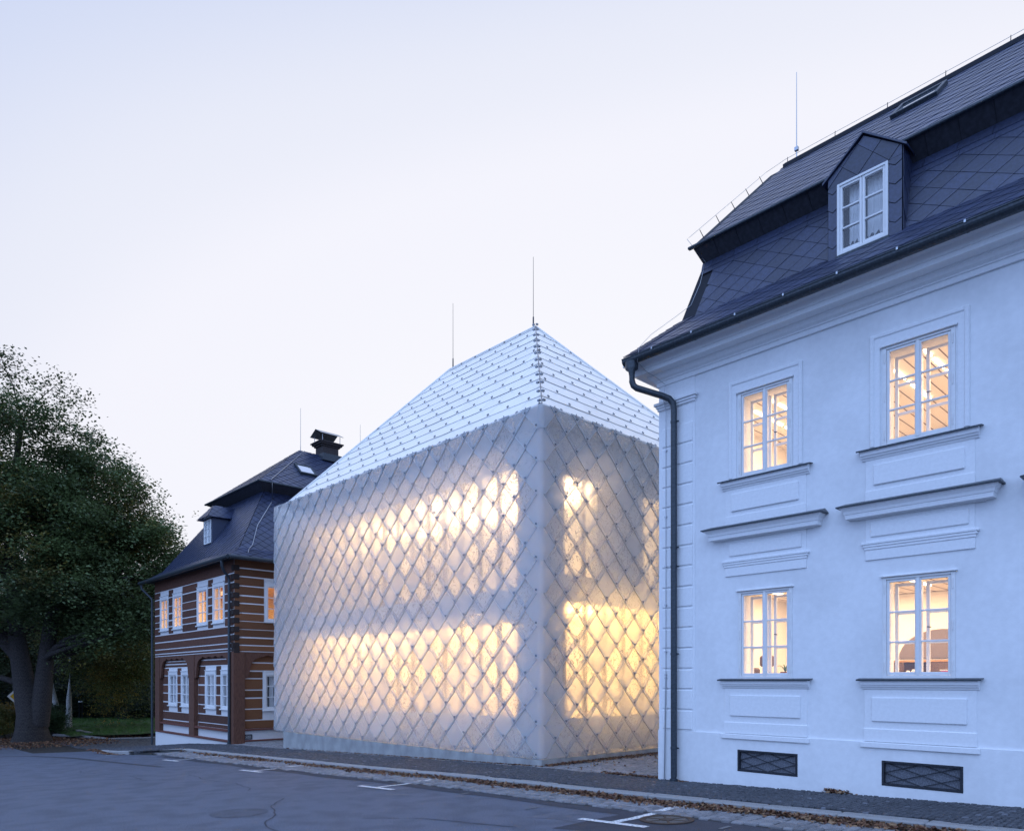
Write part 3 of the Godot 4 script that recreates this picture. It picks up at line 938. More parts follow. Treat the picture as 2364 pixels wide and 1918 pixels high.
# ---------------------------------------------------------------- the white house on the right
func white_window(h: Node3D, x: float, y0: float, y1: float, upper: bool) -> void:
	var w := 0.90
	var win := Node3D.new()
	win.name = "window"
	h.add_child(win, true)
	win.position = Vector3(x, y0, 0) - h.position
	var g := Geo.new()
	# outer box frame and lintel drip
	for b in [[x - 0.02, y0 - 0.02, x + 0.035, y1], [x + w - 0.035, y0 - 0.02, x + w + 0.02, y1]]:
		g.bev(Vector3(b[0], b[1], -0.14), Vector3(b[2], b[3], 0.012), 0.004)
	g.bev(Vector3(x + 0.0352, y1 - 0.035, -0.14), Vector3(x + w - 0.0352, y1, 0.012), 0.004)
	g.bev(Vector3(x + 0.0352, y0 - 0.02, -0.14), Vector3(x + w - 0.0352, y0 + 0.03, 0.012), 0.004)
	g.bev(Vector3(x - 0.045, y1 + 0.002, -0.05), Vector3(x + w + 0.045, y1 + 0.024, 0.045), 0.006)
	put(win, "frame", g, M.paint)
	var mid := x + w * 0.5
	for s in 2:
		var a := x + 0.037 if s == 0 else mid + 0.004
		var b := mid - 0.004 if s == 0 else x + w - 0.037
		g = Geo.new()
		var lo := y0 + 0.032; var hi := y1 - 0.037
		g.bev(Vector3(a, lo, -0.06), Vector3(a + 0.038, hi, -0.004), 0.005)
		g.bev(Vector3(b - 0.038, lo, -0.06), Vector3(b, hi, -0.004), 0.005)
		g.bev(Vector3(a + 0.0382, hi - 0.036, -0.06), Vector3(b - 0.0382, hi, -0.004), 0.005)
		g.bev(Vector3(a + 0.0382, lo, -0.06), Vector3(b - 0.0382, lo + 0.045, -0.004), 0.005)
		for k in [1, 2]:
			var yy := lerpf(lo + 0.045, hi - 0.036, k / 3.0)
			g.bev(Vector3(a + 0.0382, yy - 0.013, -0.052), Vector3(b - 0.0382, yy + 0.013, -0.008), 0.004)
		put(win, "sash", g, M.paint)
		for k in 3:
			var ya := lerpf(lo + 0.045, hi - 0.036, k / 3.0) + 0.012; var yb := lerpf(lo + 0.045, hi - 0.036, (k + 1) / 3.0) - 0.012
			g = Geo.new()
			g.quad(Vector3(a + 0.036, ya, -0.03), Vector3(b - 0.036, ya, -0.03), Vector3(b - 0.036, yb, -0.03), Vector3(a + 0.036, yb, -0.03), Vector3(0, 0, 1))
			put(win, "pane", g, M.pane)
		# hinges
		for yy in [lo + 0.12, (lo + hi) * 0.5, hi - 0.12]:
			g = Geo.new()
			var hx := x + 0.012 if s == 0 else x + w - 0.012
			g.tube([Vector3(hx, yy - 0.07, 0.016), Vector3(hx, yy + 0.07, 0.016)], [0.009, 0.009], 6)
			put(win, "hinge", g, M.paint)
		# inner casement of the double window
		g = Geo.new()
		var ia := a + 0.02; var ib := b - 0.02
		for q in [[ia, lo, ia + 0.045, hi - 0.03], [ib - 0.045, lo, ib, hi - 0.03]]:
			g.bev(Vector3(q[0], q[1], -0.31), Vector3(q[2], q[3], -0.265), 0.004)
		for yy in [lo + 0.025, lerpf(lo, hi, 0.345), lerpf(lo, hi, 0.66), hi - 0.055]:
			g.bev(Vector3(ia + 0.0452, yy - 0.02, -0.305), Vector3(ib - 0.0452, yy + 0.02, -0.268), 0.004)
		put(win, "inner_sash", g, M.paint)
	g = Geo.new()
	g.bev(Vector3(mid - 0.024, y0 + 0.03, -0.01), Vector3(mid + 0.024, y1 - 0.036, 0.014), 0.006)
	put(win, "centre_post", g, M.paint)
	g = Geo.new()
	g.tube([Vector3(mid + 0.05, lerpf(y0, y1, 0.5), -0.26), Vector3(mid + 0.05, lerpf(y0, y1, 0.5), -0.235), Vector3(mid + 0.10, lerpf(y0, y1, 0.5) - 0.01, -0.235)], [0.008, 0.008, 0.008], 6)
	put(win, "handle", g, M.iron)
	# white lining of the deep reveal
	g = Geo.new()
	g.box(Vector3(x - 0.06, y0 - 0.02, -0.452), Vector3(x - 0.022, y1 + 0.0, -0.142))
	g.box(Vector3(x + w + 0.022, y0 - 0.02, -0.452), Vector3(x + w + 0.06, y1 + 0.0, -0.142))
	g.box(Vector3(x - 0.06, y1 + 0.001, -0.452), Vector3(x + w + 0.06, y1 + 0.04, -0.142))
	g.box(Vector3(x - 0.06, y0 - 0.06, -0.452), Vector3(x + w + 0.06, y0 - 0.021, -0.142))
	put(win, "reveal", g, M.paint)
	var c := x + w * 0.5
	# sill with metal cover
	var sy := y0 - 0.02
	g = Geo.new()
	var prof := poly([0.0, sy - 0.15, 0.018, sy - 0.15, 0.028, sy - 0.12, 0.05, sy - 0.115, 0.055, sy - 0.09, 0.075, sy - 0.085, 0.085, sy - 0.03, 0.085, sy - 0.012, 0.0, sy])
	g.t = Transform3D(Basis(Vector3(0, 0, 1), Vector3(0, 1, 0), Vector3(-1, 0, 0)), Vector3(c, 0, 0.003))
	g.prism(prof, -0.755, 0.755)
	put(win, "sill", g, M.trim)
	g = Geo.new()
	g.t = Transform3D(Basis(Vector3(0, 0, 1), Vector3(0, 1, 0), Vector3(-1, 0, 0)), Vector3(c, 0, 0.003))
	g.prism(poly([-0.02, sy + 0.012, 0.115, sy - 0.008, 0.115, sy - 0.03, 0.108, sy - 0.03, 0.106, sy - 0.016, -0.02, sy + 0.003]), -0.80, 0.80)
	put(win, "sill_cover", g, M.metal_dark)

	if upper:
		g = Geo.new()
		# flat surround with a raised moulding
		var a0 := c - 0.64; var a1 := c + 0.64; var top := 6.855
		for q in [[a0 + 0.065, sy + 0.02, x - 0.05, top - 0.065], [x + w + 0.05, sy + 0.02, a1 - 0.065, top - 0.065], [x - 0.05, y1 + 0.03, x + w + 0.05, top - 0.065]]:
			g.box(Vector3(q[0], q[1], -0.01), Vector3(q[2], q[3], 0.016))
		g.bev(Vector3(a0, sy + 0.02, -0.01), Vector3(a0 + 0.0648, top, 0.034), 0.014)
		g.bev(Vector3(a1 - 0.0648, sy + 0.02, -0.01), Vector3(a1, top, 0.034), 0.014)
		g.bev(Vector3(a0 + 0.055, top - 0.0648, -0.01), Vector3(a1 - 0.055, top - 0.001, 0.033), 0.014)
		put(win, "surround", g, M.trim)
		# apron with a raised field
		g = Geo.new()
		g.bev(Vector3(c - 0.70, 4.455, -0.01), Vector3(c + 0.70, 5.05, 0.012), 0.004)
		g.bev(Vector3(c - 0.705, 4.45, -0.011), Vector3(c + 0.705, 4.60, 0.022), 0.006)
		g.bev(Vector3(c - 0.585, 4.67, 0.0), Vector3(c + 0.585, 4.965, 0.04), 0.010)
		put(win, "apron", g, M.trim)
		# hood over the lower window, with a tin cover
		g = Geo.new()
		var hp := [Vector2(0.0, 4.19), Vector2(0.03, 4.19), Vector2(0.035, 4.205), Vector2(0.14, 4.21), Vector2(0.145, 4.27), Vector2(0.155, 4.275), Vector2(0.165, 4.315), Vector2(0.195, 4.36), Vector2(0.205, 4.365), Vector2(0.205, 4.39)]
		for i in hp.size() - 1:
			var p: Vector2 = hp[i]; var q: Vector2 = hp[i + 1]
			var hw := 0.80
			var P := [Vector3(c - hw - p.x, p.y, 0), Vector3(c - hw - p.x, p.y, p.x + 0.01), Vector3(c + hw + p.x, p.y, p.x + 0.01), Vector3(c + hw + p.x, p.y, 0)]
			var Q := [Vector3(c - hw - q.x, q.y, 0), Vector3(c - hw - q.x, q.y, q.x + 0.01), Vector3(c + hw + q.x, q.y, q.x + 0.01), Vector3(c + hw + q.x, q.y, 0)]
			var e := (q - p).normalized()
			g.quad(P[0], P[1], Q[1], Q[0], Vector3(-e.y - 0.001, -e.x, 0))
			g.quad(P[1], P[2], Q[2], Q[1], Vector3(0, -e.x, e.y + 0.001))
			g.quad(P[2], P[3], Q[3], Q[2], Vector3(e.y + 0.001, -e.x, 0))
		put(win, "hood", g, M.trim)
		g = Geo.new()
		var f0 := Vector3(c - 1.045, 4.392, 0.245); var f1 := Vector3(c + 1.045, 4.392, 0.245)
		var b0 := Vector3(c - 0.99, 4.47, -0.005); var b1 := Vector3(c + 0.99, 4.47, -0.005)
		var e0 := Vector3(c - 1.045, 4.392, -0.005); var e1 := Vector3(c + 1.045, 4.392, -0.005)
		var dn := Vector3(0, -0.018, 0)
		g.quad(f0, f1, b1, b0, Vector3(0, 1, 0.3))
		g.tri(f0, b0, e0, Vector3(-1, 1, 0))
		g.tri(f1, b1, e1, Vector3(1, 1, 0))
		g.quad(f0, f1, f1 + dn, f0 + dn, Vector3(0, 0, 1))
		g.quad(f0, e0, e0 + dn, f0 + dn, Vector3(-1, 0, 0))
		g.quad(f1, e1, e1 + dn, f1 + dn, Vector3(1, 0, 0))
		g.quad(f0 + dn, f1 + dn, e1 + dn, e0 + dn, Vector3(0, -1, 0))
		put(win, "hood_cover", g, M.metal_dark)
		g = Geo.new()
		g.bev(Vector3(c - 0.70, 3.85, -0.01), Vector3(c + 0.70, 4.19, 0.012), 0.004)
		g.bev(Vector3(c - 0.63, 3.92, 0.0), Vector3(c + 0.63, 4.13, 0.036), 0.010)
		put(win, "hood_panel", g, M.trim)
		g = Geo.new()
		g.bev(Vector3(c - 0.755, 3.81, -0.01), Vector3(c + 0.755, 3.848, 0.052), 0.008)
		g.bev(Vector3(c - 0.735, 3.775, -0.01), Vector3(c + 0.735, 3.8095, 0.042), 0.006)
		g.bev(Vector3(c - 0.715, 3.735, -0.01), Vector3(c + 0.715, 3.7745, 0.032), 0.006)
		g.bev(Vector3(c - 0.705, 3.585, -0.01), Vector3(c + 0.705, 3.7345, 0.022), 0.006)
		put(win, "hood_moulding", g, M.trim)
	else:
		g = Geo.new()
		g.bev(Vector3(c - 0.72, 0.94, -0.01), Vector3(c + 0.72, 1.69, 0.012), 0.004)
		g.bev(Vector3(c - 0.725, 0.936, -0.011), Vector3(c + 0.725, 1.125, 0.026), 0.006)
		g.bev(Vector3(c - 0.61, 1.23, 0.0), Vector3(c + 0.61, 1.582, 0.04), 0.010)
		put(win, "apron", g, M.trim)
		put(win, "apron_ledge", C3(c - 0.765, 0.846, 0.0, c + 0.765, 0.928, 0.06, 0.008), M.trim)

func white_house() -> void:
	var h := thing("white_house", "white plastered house with dark slate mansard roof and lit windows", "house", Vector3(4.2, 0.0, -2.9))
	var xs := [1.60, 3.893, 6.186]
	var holes := []
	for x in xs:
		holes.append(rect(x - 0.021, 1.85, x + 0.921, 3.311))
		holes.append(rect(x - 0.021, 5.20, x + 0.921, 6.631))
	for x in [1.582, 3.873]:
		holes.append(rect(x, 0.31, x + 1.037, 0.67))
	var g := Geo.new()
	g.wall(0.0, 8.6, -0.6, 7.3, 0.45, holes)
	put(h, "front_wall", g, M.plaster)
	put(h, "side_wall", B3(0.0, -0.6, -5.9, 0.45, 7.3, -0.4505), M.plaster)
	put(h, "back_wall", B3(0.4505, -0.6, -5.9, 8.6, 7.3, -5.5), M.plaster)
	put(h, "side_wall", B3(8.15, -0.6, -5.4995, 8.6, 7.3, -0.4505), M.plaster)
	put(h, "floor_slab", B3(0.46, 7.05, -5.49, 8.14, 7.28, -0.46), M.room)
	# plinth with openings for the cellar vents
	g = Geo.new()
	g.wall(-0.02, 8.6, -0.6, 0.925, 0.03, [rect(1.582, 0.31, 2.619, 0.67), rect(3.873, 0.31, 4.91, 0.67)])
	g.t = Transform3D(Basis(), Vector3(0, 0, 0))
	var pl := put(h, "plinth", g, M.plaster, Transform3D(Basis(), Vector3(0, 0, 0.026)))
	# corner pilaster with quoin blocks
	put(h, "pilaster", C3(-0.012, 0.9255, -0.01, 0.748, 7.28, 0.014, 0.004), M.trim)
	for k in 16:
		var y0 := 0.952 + 0.3655 * k
		if y0 + 0.34 > 6.75: break
		put(h, "quoin_block", C3(0.07, y0, 0.0, 0.706, y0 + 0.338, 0.036, 0.012), M.trim)
	g = Geo.new()
	g.bev(Vector3(-0.03, 6.755, -0.4), Vector3(0.765, 6.80, 0.05), 0.012)
	g.bev(Vector3(-0.05, 6.80, -0.4), Vector3(0.785, 6.845, 0.07), 0.012)
	g.bev(Vector3(-0.075, 6.845, -0.4), Vector3(0.81, 6.895, 0.095), 0.006)
	put(h, "capital", g, M.trim)
	# cornice
	g = Geo.new()
	g.corner_profile([Vector2(-0.02, 7.20), Vector2(0.035, 7.20), Vector2(0.04, 7.205), Vector2(0.045, 7.275), Vector2(0.065, 7.28), Vector2(0.07, 7.30), Vector2(0.115, 7.325), Vector2(0.15, 7.37), Vector2(0.165, 7.375), Vector2(0.17, 7.395), Vector2(0.34, 7.40), Vector2(0.345, 7.465), Vector2(0.36, 7.47), Vector2(0.37, 7.50), Vector2(0.42, 7.55), Vector2(0.46, 7.575), Vector2(0.48, 7.58), Vector2(0.48, 7.64), Vector2(-0.02, 7.66)], 0.0, 8.6, 0.0, -5.9)
	put(h, "cornice", g, M.trim)
	# gutter with hangers, downpipe
	g = Geo.new()
	var gp := []
	for k in 11:
		var an := PI + PI * k / 10.0
		gp.append(Vector2(0.575 + 0.088 * cos(an), 7.615 + 0.088 * sin(an)))
	gp.append(Vector2(0.663, 7.635)); gp.append(Vector2(0.675, 7.64)); gp.append(Vector2(0.675, 7.625)); gp.append(Vector2(0.655, 7.615))
	for k in 9:
		var an := TAU - PI * (k + 1) / 10.0
		gp.append(Vector2(0.575 + 0.078 * cos(an), 7.615 + 0.078 * sin(an)))
	g.corner_profile(gp, 0.24, 8.6, 0.0, -0.6)
	g.t = Transform3D()
	var gut := Geo.new()
	for i in gp.size() - 1:
		var p: Vector2 = gp[i]; var q: Vector2 = gp[i + 1]
		var e := (q - p).normalized()
		gut.quad(Vector3(-0.36, p.y, p.x), Vector3(8.6, p.y, p.x), Vector3(8.6, q.y, q.x), Vector3(-0.36, q.y, q.x), Vector3(0, e.x, -e.y) if i < 14 else Vector3(0, 1, 0))
	var cap := PackedVector2Array()
	for k in 11: cap.append(gp[k])
	gut.t = Transform3D(Basis(Vector3(0, 0, 1), Vector3(0, 1, 0), Vector3(-1, 0, 0)), Vector3(-0.36, 0, 0))
	gut.prism(cap, 0.0, 0.004)
	put(h, "gutter", gut, M.metal_dark)
	var cx := 0.30
	while cx < 6.4:
		g = Geo.new()
		g.box(Vector3(cx - 0.012, 7.61, 0.652), Vector3(cx + 0.012, 7.648, 0.682))
		g.box(Vector3(cx - 0.012, 7.644, 0.52), Vector3(cx + 0.012, 7.650, 0.682))
		put(h, "gutter_clip", g, M.metal_bright)
		g = Geo.new()
		for k in 8:
			var a0 := PI * 1.08 + PI * 0.92 * k / 8.0; var a1 := PI * 1.08 + PI * 0.92 * (k + 1) / 8.0
			g.quad(Vector3(cx - 0.013, 7.615 + 0.092 * sin(a0), 0.575 + 0.092 * cos(a0)), Vector3(cx + 0.013, 7.615 + 0.092 * sin(a0), 0.575 + 0.092 * cos(a0)), Vector3(cx + 0.013, 7.615 + 0.092 * sin(a1), 0.575 + 0.092 * cos(a1)), Vector3(cx - 0.013, 7.615 + 0.092 * sin(a1), 0.575 + 0.092 * cos(a1)), Vector3(0, sin(a0), cos(a0)))
		put(h, "gutter_strap", g, M.metal_dark)
		cx += 0.80
	g = Geo.new()
	g.tube([Vector3(-0.20, 7.56, 0.58), Vector3(-0.20, 7.44, 0.58), Vector3(-0.20, 7.40, 0.58), Vector3(-0.20, 7.22, 0.57), Vector3(-0.185, 7.15, 0.55), Vector3(-0.14, 7.10, 0.52), Vector3(0.22, 6.93, 0.24), Vector3(0.32, 6.87, 0.16), Vector3(0.375, 6.78, 0.125), Vector3(0.385, 6.68, 0.12), Vector3(0.385, 0.12, 0.12), Vector3(0.385, 0.02, 0.14)], [0.12, 0.115, 0.062, 0.056, 0.056, 0.056, 0.056, 0.056, 0.056, 0.056, 0.056, 0.06], 16)
	for y in [6.45, 4.2, 3.86, 2.3, 0.62]:
		g.tube([Vector3(0.385, y - 0.02, 0.12), Vector3(0.385, y + 0.02, 0.12)], [0.062, 0.062], 16)
		g.box(Vector3(0.44, y - 0.012, 0.09), Vector3(0.475, y + 0.012, 0.115))
	g.tube([Vector3(0.385, -0.02, 0.125), Vector3(0.385, 0.07, 0.125)], [0.085, 0.07], 16)
	put(h, "downpipe", g, M.metal_dark)
	g = Geo.new()
	g.tube([Vector3(0.02, 7.62, 0.66), Vector3(-0.05, 7.52, 0.62), Vector3(-0.02, 7.40, 0.40), Vector3(0.06, 7.32, 0.2), Vector3(0.16, 7.2, 0.06), Vector3(0.165, 6.9, 0.12), Vector3(0.165, 6.72, 0.05), Vector3(0.165, 1.85, 0.05)], [0.006, 0.006, 0.006, 0.006, 0.006, 0.006, 0.006, 0.006], 6)
	g.tube([Vector3(0.165, 1.9, 0.05), Vector3(0.150, 0.9, 0.055), Vector3(0.14, 0.0, 0.06)], [0.012, 0.012, 0.012], 6)
	for y in [6.0, 4.8, 3.9, 3.2, 2.35, 1.93, 1.87]:
		g.box(Vector3(0.145, y - 0.012, 0.03), Vector3(0.185, y + 0.012, 0.062))
	put(h, "lightning_cable", g, M.metal_bright)
	# cellar vents
	for x in [1.582, 3.873]:
		var v := Node3D.new()
		v.name = "cellar_vent"
		h.add_child(v, true)
		v.position = Vector3(x, 0.31, 0.0) - h.position
		var x1: float = x + 1.037
		g = Geo.new()
		for q in [[x, 0.31, x + 0.035, 0.67], [x1 - 0.035, 0.31, x1, 0.67], [x + 0.0352, 0.635, x1 - 0.0352, 0.67], [x + 0.0352, 0.31, x1 - 0.0352, 0.345]]:
			g.bev(Vector3(q[0], q[1], -0.03), Vector3(q[2], q[3], 0.034), 0.004)
		put(v, "frame", g, M.iron)
		put(v, "mesh_sheet", B3(x + 0.01, 0.32, -0.03, x1 - 0.01, 0.66, -0.02), M.vent_mesh)
		var c2: float = x + 0.5185
		for q in [[x + 0.03, 0.65, x1 - 0.03, 0.34], [x + 0.03, 0.34, x1 - 0.03, 0.65], [x + 0.03, 0.495, c2, 0.65], [x + 0.03, 0.495, c2, 0.34], [c2, 0.65, x1 - 0.03, 0.495], [c2, 0.34, x1 - 0.03, 0.495]]:
			g = Geo.new()
			g.tube([Vector3(q[0], q[1], 0.0), Vector3(q[2], q[3], 0.004)], [0.006, 0.006], 6)
			put(v, "bar", g, M.iron)
	for x in xs:
		white_window(h, x, 1.87, 3.31, false)
		white_window(h, x, 5.22, 6.63, true)
	# rooms
	for f in [[0.95, 3.52, 0], [3.75, 6.82, 1]]:
		var rn := Node3D.new()
		rn.name = "room"
		h.add_child(rn, true)
		rn.position = Vector3(4, f[0], -3) - h.position
		room(rn, 0.46, 8.1, f[0], f[1], -4.9, -0.455, M.room, M.room_floor)
		for k in 30:
			var gx := 0.62 + 0.245 * k
			put(rn, "ceiling_groove", B3(gx, f[1] - 0.004, -4.88, gx + 0.018, f[1] - 0.002, -0.47), M.leather)
		for lx in [1.15, 1.62, 3.58, 4.15, 6.0, 6.6]:
			for k in 4:
				var z: float = -0.95 - 0.62 * k
				put(rn, "ceiling_light", B3(lx - 0.018, f[1] - 0.03, z - 0.24, lx + 0.018, f[1] - 0.006, z + 0.24), M.led)
	for y in [3.47, 6.77]:
		area_light(Vector3(2.4, y, -2.3), Vector2(2.6, 2.6), 17.0, Color(1.0, 0.85, 0.68))
		area_light(Vector3(5.6, y, -2.3), Vector2(2.6, 2.6), 17.0, Color(1.0, 0.85, 0.68))
	# arch and shelves on the back wall behind the right lower window
	var rn2 := h.get_node("room") as Node3D
	g = Geo.new()
	var arch := PackedVector2Array()
	for k in 17:
		var an := PI * k / 16.0
		arch.append(Vector2(3.45 + 0.75 * cos(an), 2.25 + 0.55 * sin(an)))
	g.prism(arch, -4.15, -4.12)
	put(rn2, "arched_window", g, M.arch_dark)
	put(rn2, "partition", B3(2.3, 0.96, -4.25, 5.0, 3.51, -4.152), M.room)
	g = Geo.new()
	g.box(Vector3(2.65, 0.96, -4.0), Vector3(4.6, 2.2, -3.9))
	put(rn2, "shelf_back", g, M.shelf_dark)
	for y in [1.45, 1.86, 2.17]:
		put(rn2, "shelf_board", B3(2.6, y, -3.899, 4.62, y + 0.035, -3.6), M.warm_wood)
	mansard(h)

func mansard(h: Node3D) -> void:
	var E0 := Vector3(-0.34, 7.66, 0.60)
	var F0 := Vector3(0.375, 8.29, -0.115)
	var K0 := Vector3(0.668, 9.35, -0.408)
	var U0 := Vector3(0.613, 9.57, -0.108)
	var R0 := Vector3(0.63, 12.20, -2.97)
	var X1 := 8.6
	var zm := -2.97
	var flip := func(p: Vector3) -> Vector3: return Vector3(p.x, p.y, 2.0 * zm - p.z)
	var right := func(p: Vector3) -> Vector3: return Vector3(X1, p.y, p.z)
	# closed deck under the slates
	var g := Geo.new()
	var prof := [E0, F0, K0, U0, R0]
	for i in 4:
		var p: Vector3 = prof[i]; var q: Vector3 = prof[i + 1]
		var want := Vector3(0, 0.5, 1) if i != 2 else Vector3(0, -1, 0.3)
		if i == 2: continue
		g.quad(p, right.call(p), right.call(q), q, want)
		g.quad(flip.call(p), flip.call(right.call(p)), flip.call(right.call(q)), flip.call(q), Vector3(want.x, want.y, -want.z))
		if i < 2:
			g.quad(p, flip.call(p), flip.call(q), q, Vector3(-1, 0.5, 0))
	g.quad(E0, right.call(E0), flip.call(right.call(E0)), flip.call(E0), Vector3(0, -1, 0))
	g.tri(U0, R0, flip.call(U0), Vector3(-1, 0, 0))
	put(h, "roof_deck", g, M.slate_under)
	g = Geo.new()
	g.quad(K0 + Vector3(0, 0, 0.01), right.call(K0) + Vector3(0, 0, 0.01), right.call(U0), U0, Vector3(0, -1, 0))
	g.quad(K0, flip.call(K0), flip.call(U0), U0, Vector3(-1, -1, 0))
	g.quad(flip.call(K0), flip.call(right.call(K0)), flip.call(right.call(U0)), flip.call(U0), Vector3(0, -1, -0.2))
	var so := put(h, "soffit", g, M.soffit)
	for k in 11:
		var sx := 1.0 + 0.42 * k
		var p := Vector3(sx, K0.y + 0.003, K0.z + 0.012); var q := Vector3(sx + 0.02, U0.y - 0.006, U0.z)
		var t := Geo.new()
		t.tube([p, q], [0.004, 0.004], 4)
		put(so, "joint", t, M.slate_under)
	# eave edge and ridge cap
	g = Geo.new()
	g.bev(Vector3(0.54, 9.535, -0.14), Vector3(X1, 9.585, -0.07), 0.012)
	put(h, "eave_trim", g, M.metal_dark)
	g = Geo.new()
	g.tube([Vector3(0.95, 12.235, zm), Vector3(X1, 12.235, zm)], [0.055, 0.055], 8)
	g.box(Vector3(0.95, 12.14, zm + 0.03), Vector3(X1, 12.215, zm + 0.11))
	put(h, "ridge_cap", g, M.slate_under)
	var S := slates()
	# flared foot
	var V1 := (F0 - E0); V1.x = 0.0
	var L1 := V1.length(); V1 /= L1
	field(h, "foot_slate", Vector3(0, E0.y, E0.z) + Vector3(0, 0.012, 0.012), Vector3.RIGHT, V1, poly([-0.36, 0.0, 6.6, 0.0, 6.6, L1, 0.385, L1]), rhomb(0.436, 0.28), Vector2(0.436, 0), Vector2(0.218, 0.14), 0.007, 0.03, S, 120, 3)
	# steep slope: left and right of the dormer
	var V2 := (K0 - F0); V2.x = 0.0
	var L2 := V2.length(); V2 /= L2
	var o2 := Vector3(0, F0.y, F0.z) + Vector3(0, 0.0, 0.015)
	var lf := func(y: float) -> float: return lerpf(0.375, 0.668, y / L2) + 0.30
	field(h, "mansard_slate", o2, Vector3.RIGHT, V2, poly([lf.call(0.0), 0.0, 3.08, 0.0, 3.08, L2 - 0.24, lf.call(L2 - 0.24), L2 - 0.24]), rhomb(0.436, 0.287), Vector2(0.436, 0), Vector2(0.218, 0.1435), 0.007, 0.022, S, 150, 4)
	field(h, "mansard_slate", o2, Vector3.RIGHT, V2, poly([4.137, 0.0, 6.8, 0.0, 6.8, L2 - 0.24, 4.137, L2 - 0.24]), rhomb(0.436, 0.287), Vector2(0.436, 0), Vector2(0.218, 0.1435), 0.007, 0.022, S, 150, 5)
	for q in [[0.66, 3.08, 6], [4.137, 6.8, 7]]:
		field(h, "head_slate", o2 + Vector3(0, 0, 0.004), Vector3.RIGHT, V2, poly([q[0], L2 - 0.235, q[1], L2 - 0.235, q[1], L2, q[0], L2]), poly([0.0, 0, 0.424, 0, 0.470, 0.24, 0.046, 0.24]), Vector2(0.43, 0), Vector2(0, 0.24), 0.008, 0.03, [M.slate0, M.slate2], 40, q[2])
	# hip border of narrow slates
	field(h, "hip_slate", o2 + Vector3(0, 0, 0.006), Vector3.RIGHT, V2, poly([0.37, 0.0, lf.call(0.0) + 0.02, 0.0, lf.call(L2) + 0.02, L2, 0.665, L2]), poly([0.0, 0.0, 0.33, 0.05, 0.36, 0.16, 0.03, 0.105]), Vector2(0.033, 0.118), Vector2(1.5, 0), 0.009, 0.05, S, 40, 8)
	field(h, "hip_slate", Vector3(0, E0.y, E0.z) + Vector3(0, 0.02, 0.02), Vector3.RIGHT, V1, poly([-0.36, 0.0, -0.02, 0.0, 0.68, L1, 0.37, L1]), poly([-0.36, 0.0, 0.0, 0.06, 0.09, 0.16, -0.27, 0.10]), Vector2(0.092, 0.118), Vector2(1.5, 0), 0.009, 0.05, S, 40, 9)
	# upper slope
	var V3 := (R0 - U0); V3.x = 0.0
	var L3 := V3.length(); V3 /= L3
	var o3 := Vector3(0, U0.y, U0.z) + V3.cross(Vector3.RIGHT) * -0.012
	field(h, "roof_slate", o3, Vector3.RIGHT, V3, poly([0.88, 0.0, 6.4, 0.0, 6.4, L3, 0.88, L3]), rhomb(0.44, 0.345), Vector2(0.44, 0), Vector2(0.22, 0.1725), 0.008, 0.028, S, 300, 10)
	field(h, "verge_slate", o3 + Vector3(0, 0.006, 0.006), Vector3.RIGHT, V3, poly([0.56, 0.0, 0.90, 0.0, 0.90, L3, 0.58, L3]), poly([0.0, 0.0, 0.34, 0.05, 0.34, 0.19, 0.0, 0.14]), Vector2(0.0, 0.142), Vector2(1.5, 0), 0.009, 0.045, S, 60, 11)
	# roof window
	var sk := Node3D.new()
	sk.name = "roof_window"
	h.add_child(sk, true)
	var Nn := Vector3.RIGHT.cross(V3).normalized()
	var tf := Transform3D(Basis(Vector3.RIGHT, V3, Nn), Vector3(3.30, 11.27, -2.0 + 0.02))
	sk.position = tf.origin - h.position
	g = Geo.new()
	for q in [[0.0, 0.0, 0.72, 0.07], [0.0, 0.66, 0.72, 0.74], [0.0, 0.0702, 0.06, 0.6598], [0.66, 0.0702, 0.72, 0.6598]]:
		g.bev(Vector3(q[0], q[1], -0.03), Vector3(q[2], q[3], 0.11), 0.008)
	put(sk, "frame", g, M.metal_dark, tf)
	put(sk, "pane", B3(0.055, 0.065, 0.07, 0.665, 0.665, 0.08), M.skylight, tf)
	put(sk, "flashing", B3(-0.09, -0.12, -0.01, 0.81, 0.80, 0.012), M.metal_dark, tf)
	# rods and wires
	g = Geo.new()
	g.tube([Vector3(1.185, 12.1, zm), Vector3(1.185, 12.55, zm), Vector3(1.185, 13.99, zm)], [0.012, 0.010, 0.006], 6)
	g.box(Vector3(1.15, 12.42, zm - 0.03), Vector3(1.22, 12.49, zm + 0.03))
	put(h, "lightning_rod", g, M.metal_bright)
	g = Geo.new()
	var line := [Vector3(6.4, 12.37, zm), Vector3(0.95, 12.37, zm), Vector3(0.56, 12.28, zm + 0.05), Vector3(0.52, 9.84, -0.20), Vector3(0.58, 9.68, 0.0), Vector3(0.72, 9.37, -0.37), Vector3(0.71, 9.18, -0.32), Vector3(0.69, 8.94, -0.25), Vector3(0.57, 8.56, -0.14), Vector3(0.30, 8.44, -0.08), Vector3(0.02, 8.08, 0.30), Vector3(0.0, 7.74, 0.64), Vector3(0.02, 7.62, 0.67)]
	var rr := []
	for k in line.size(): rr.append(0.004)
	g.tube(line, rr, 5)
	put(h, "lightning_wire", g, M.metal_bright)
	for k in 7:
		var px := 1.0 + 0.95 * k
		g = Geo.new()
		g.tube([Vector3(px, 12.2, zm + 0.02), Vector3(px, 12.39, zm)], [0.008, 0.006], 5)
		put(h, "wire_post", g, M.iron)
	for k in 5:
		var f := 0.1 + 0.2 * k
		var p := Vector3(0.66, lerpf(9.6, 12.1, f), lerpf(-0.14, -2.87, f))
		g = Geo.new()
		g.tube([p, p + Vector3(-0.05, 0.14, 0.05)], [0.008, 0.006], 5)
		put(h, "wire_post", g, M.iron)
	# dormer
	var d := Node3D.new()
	d.name = "dormer"
	h.add_child(d, true)
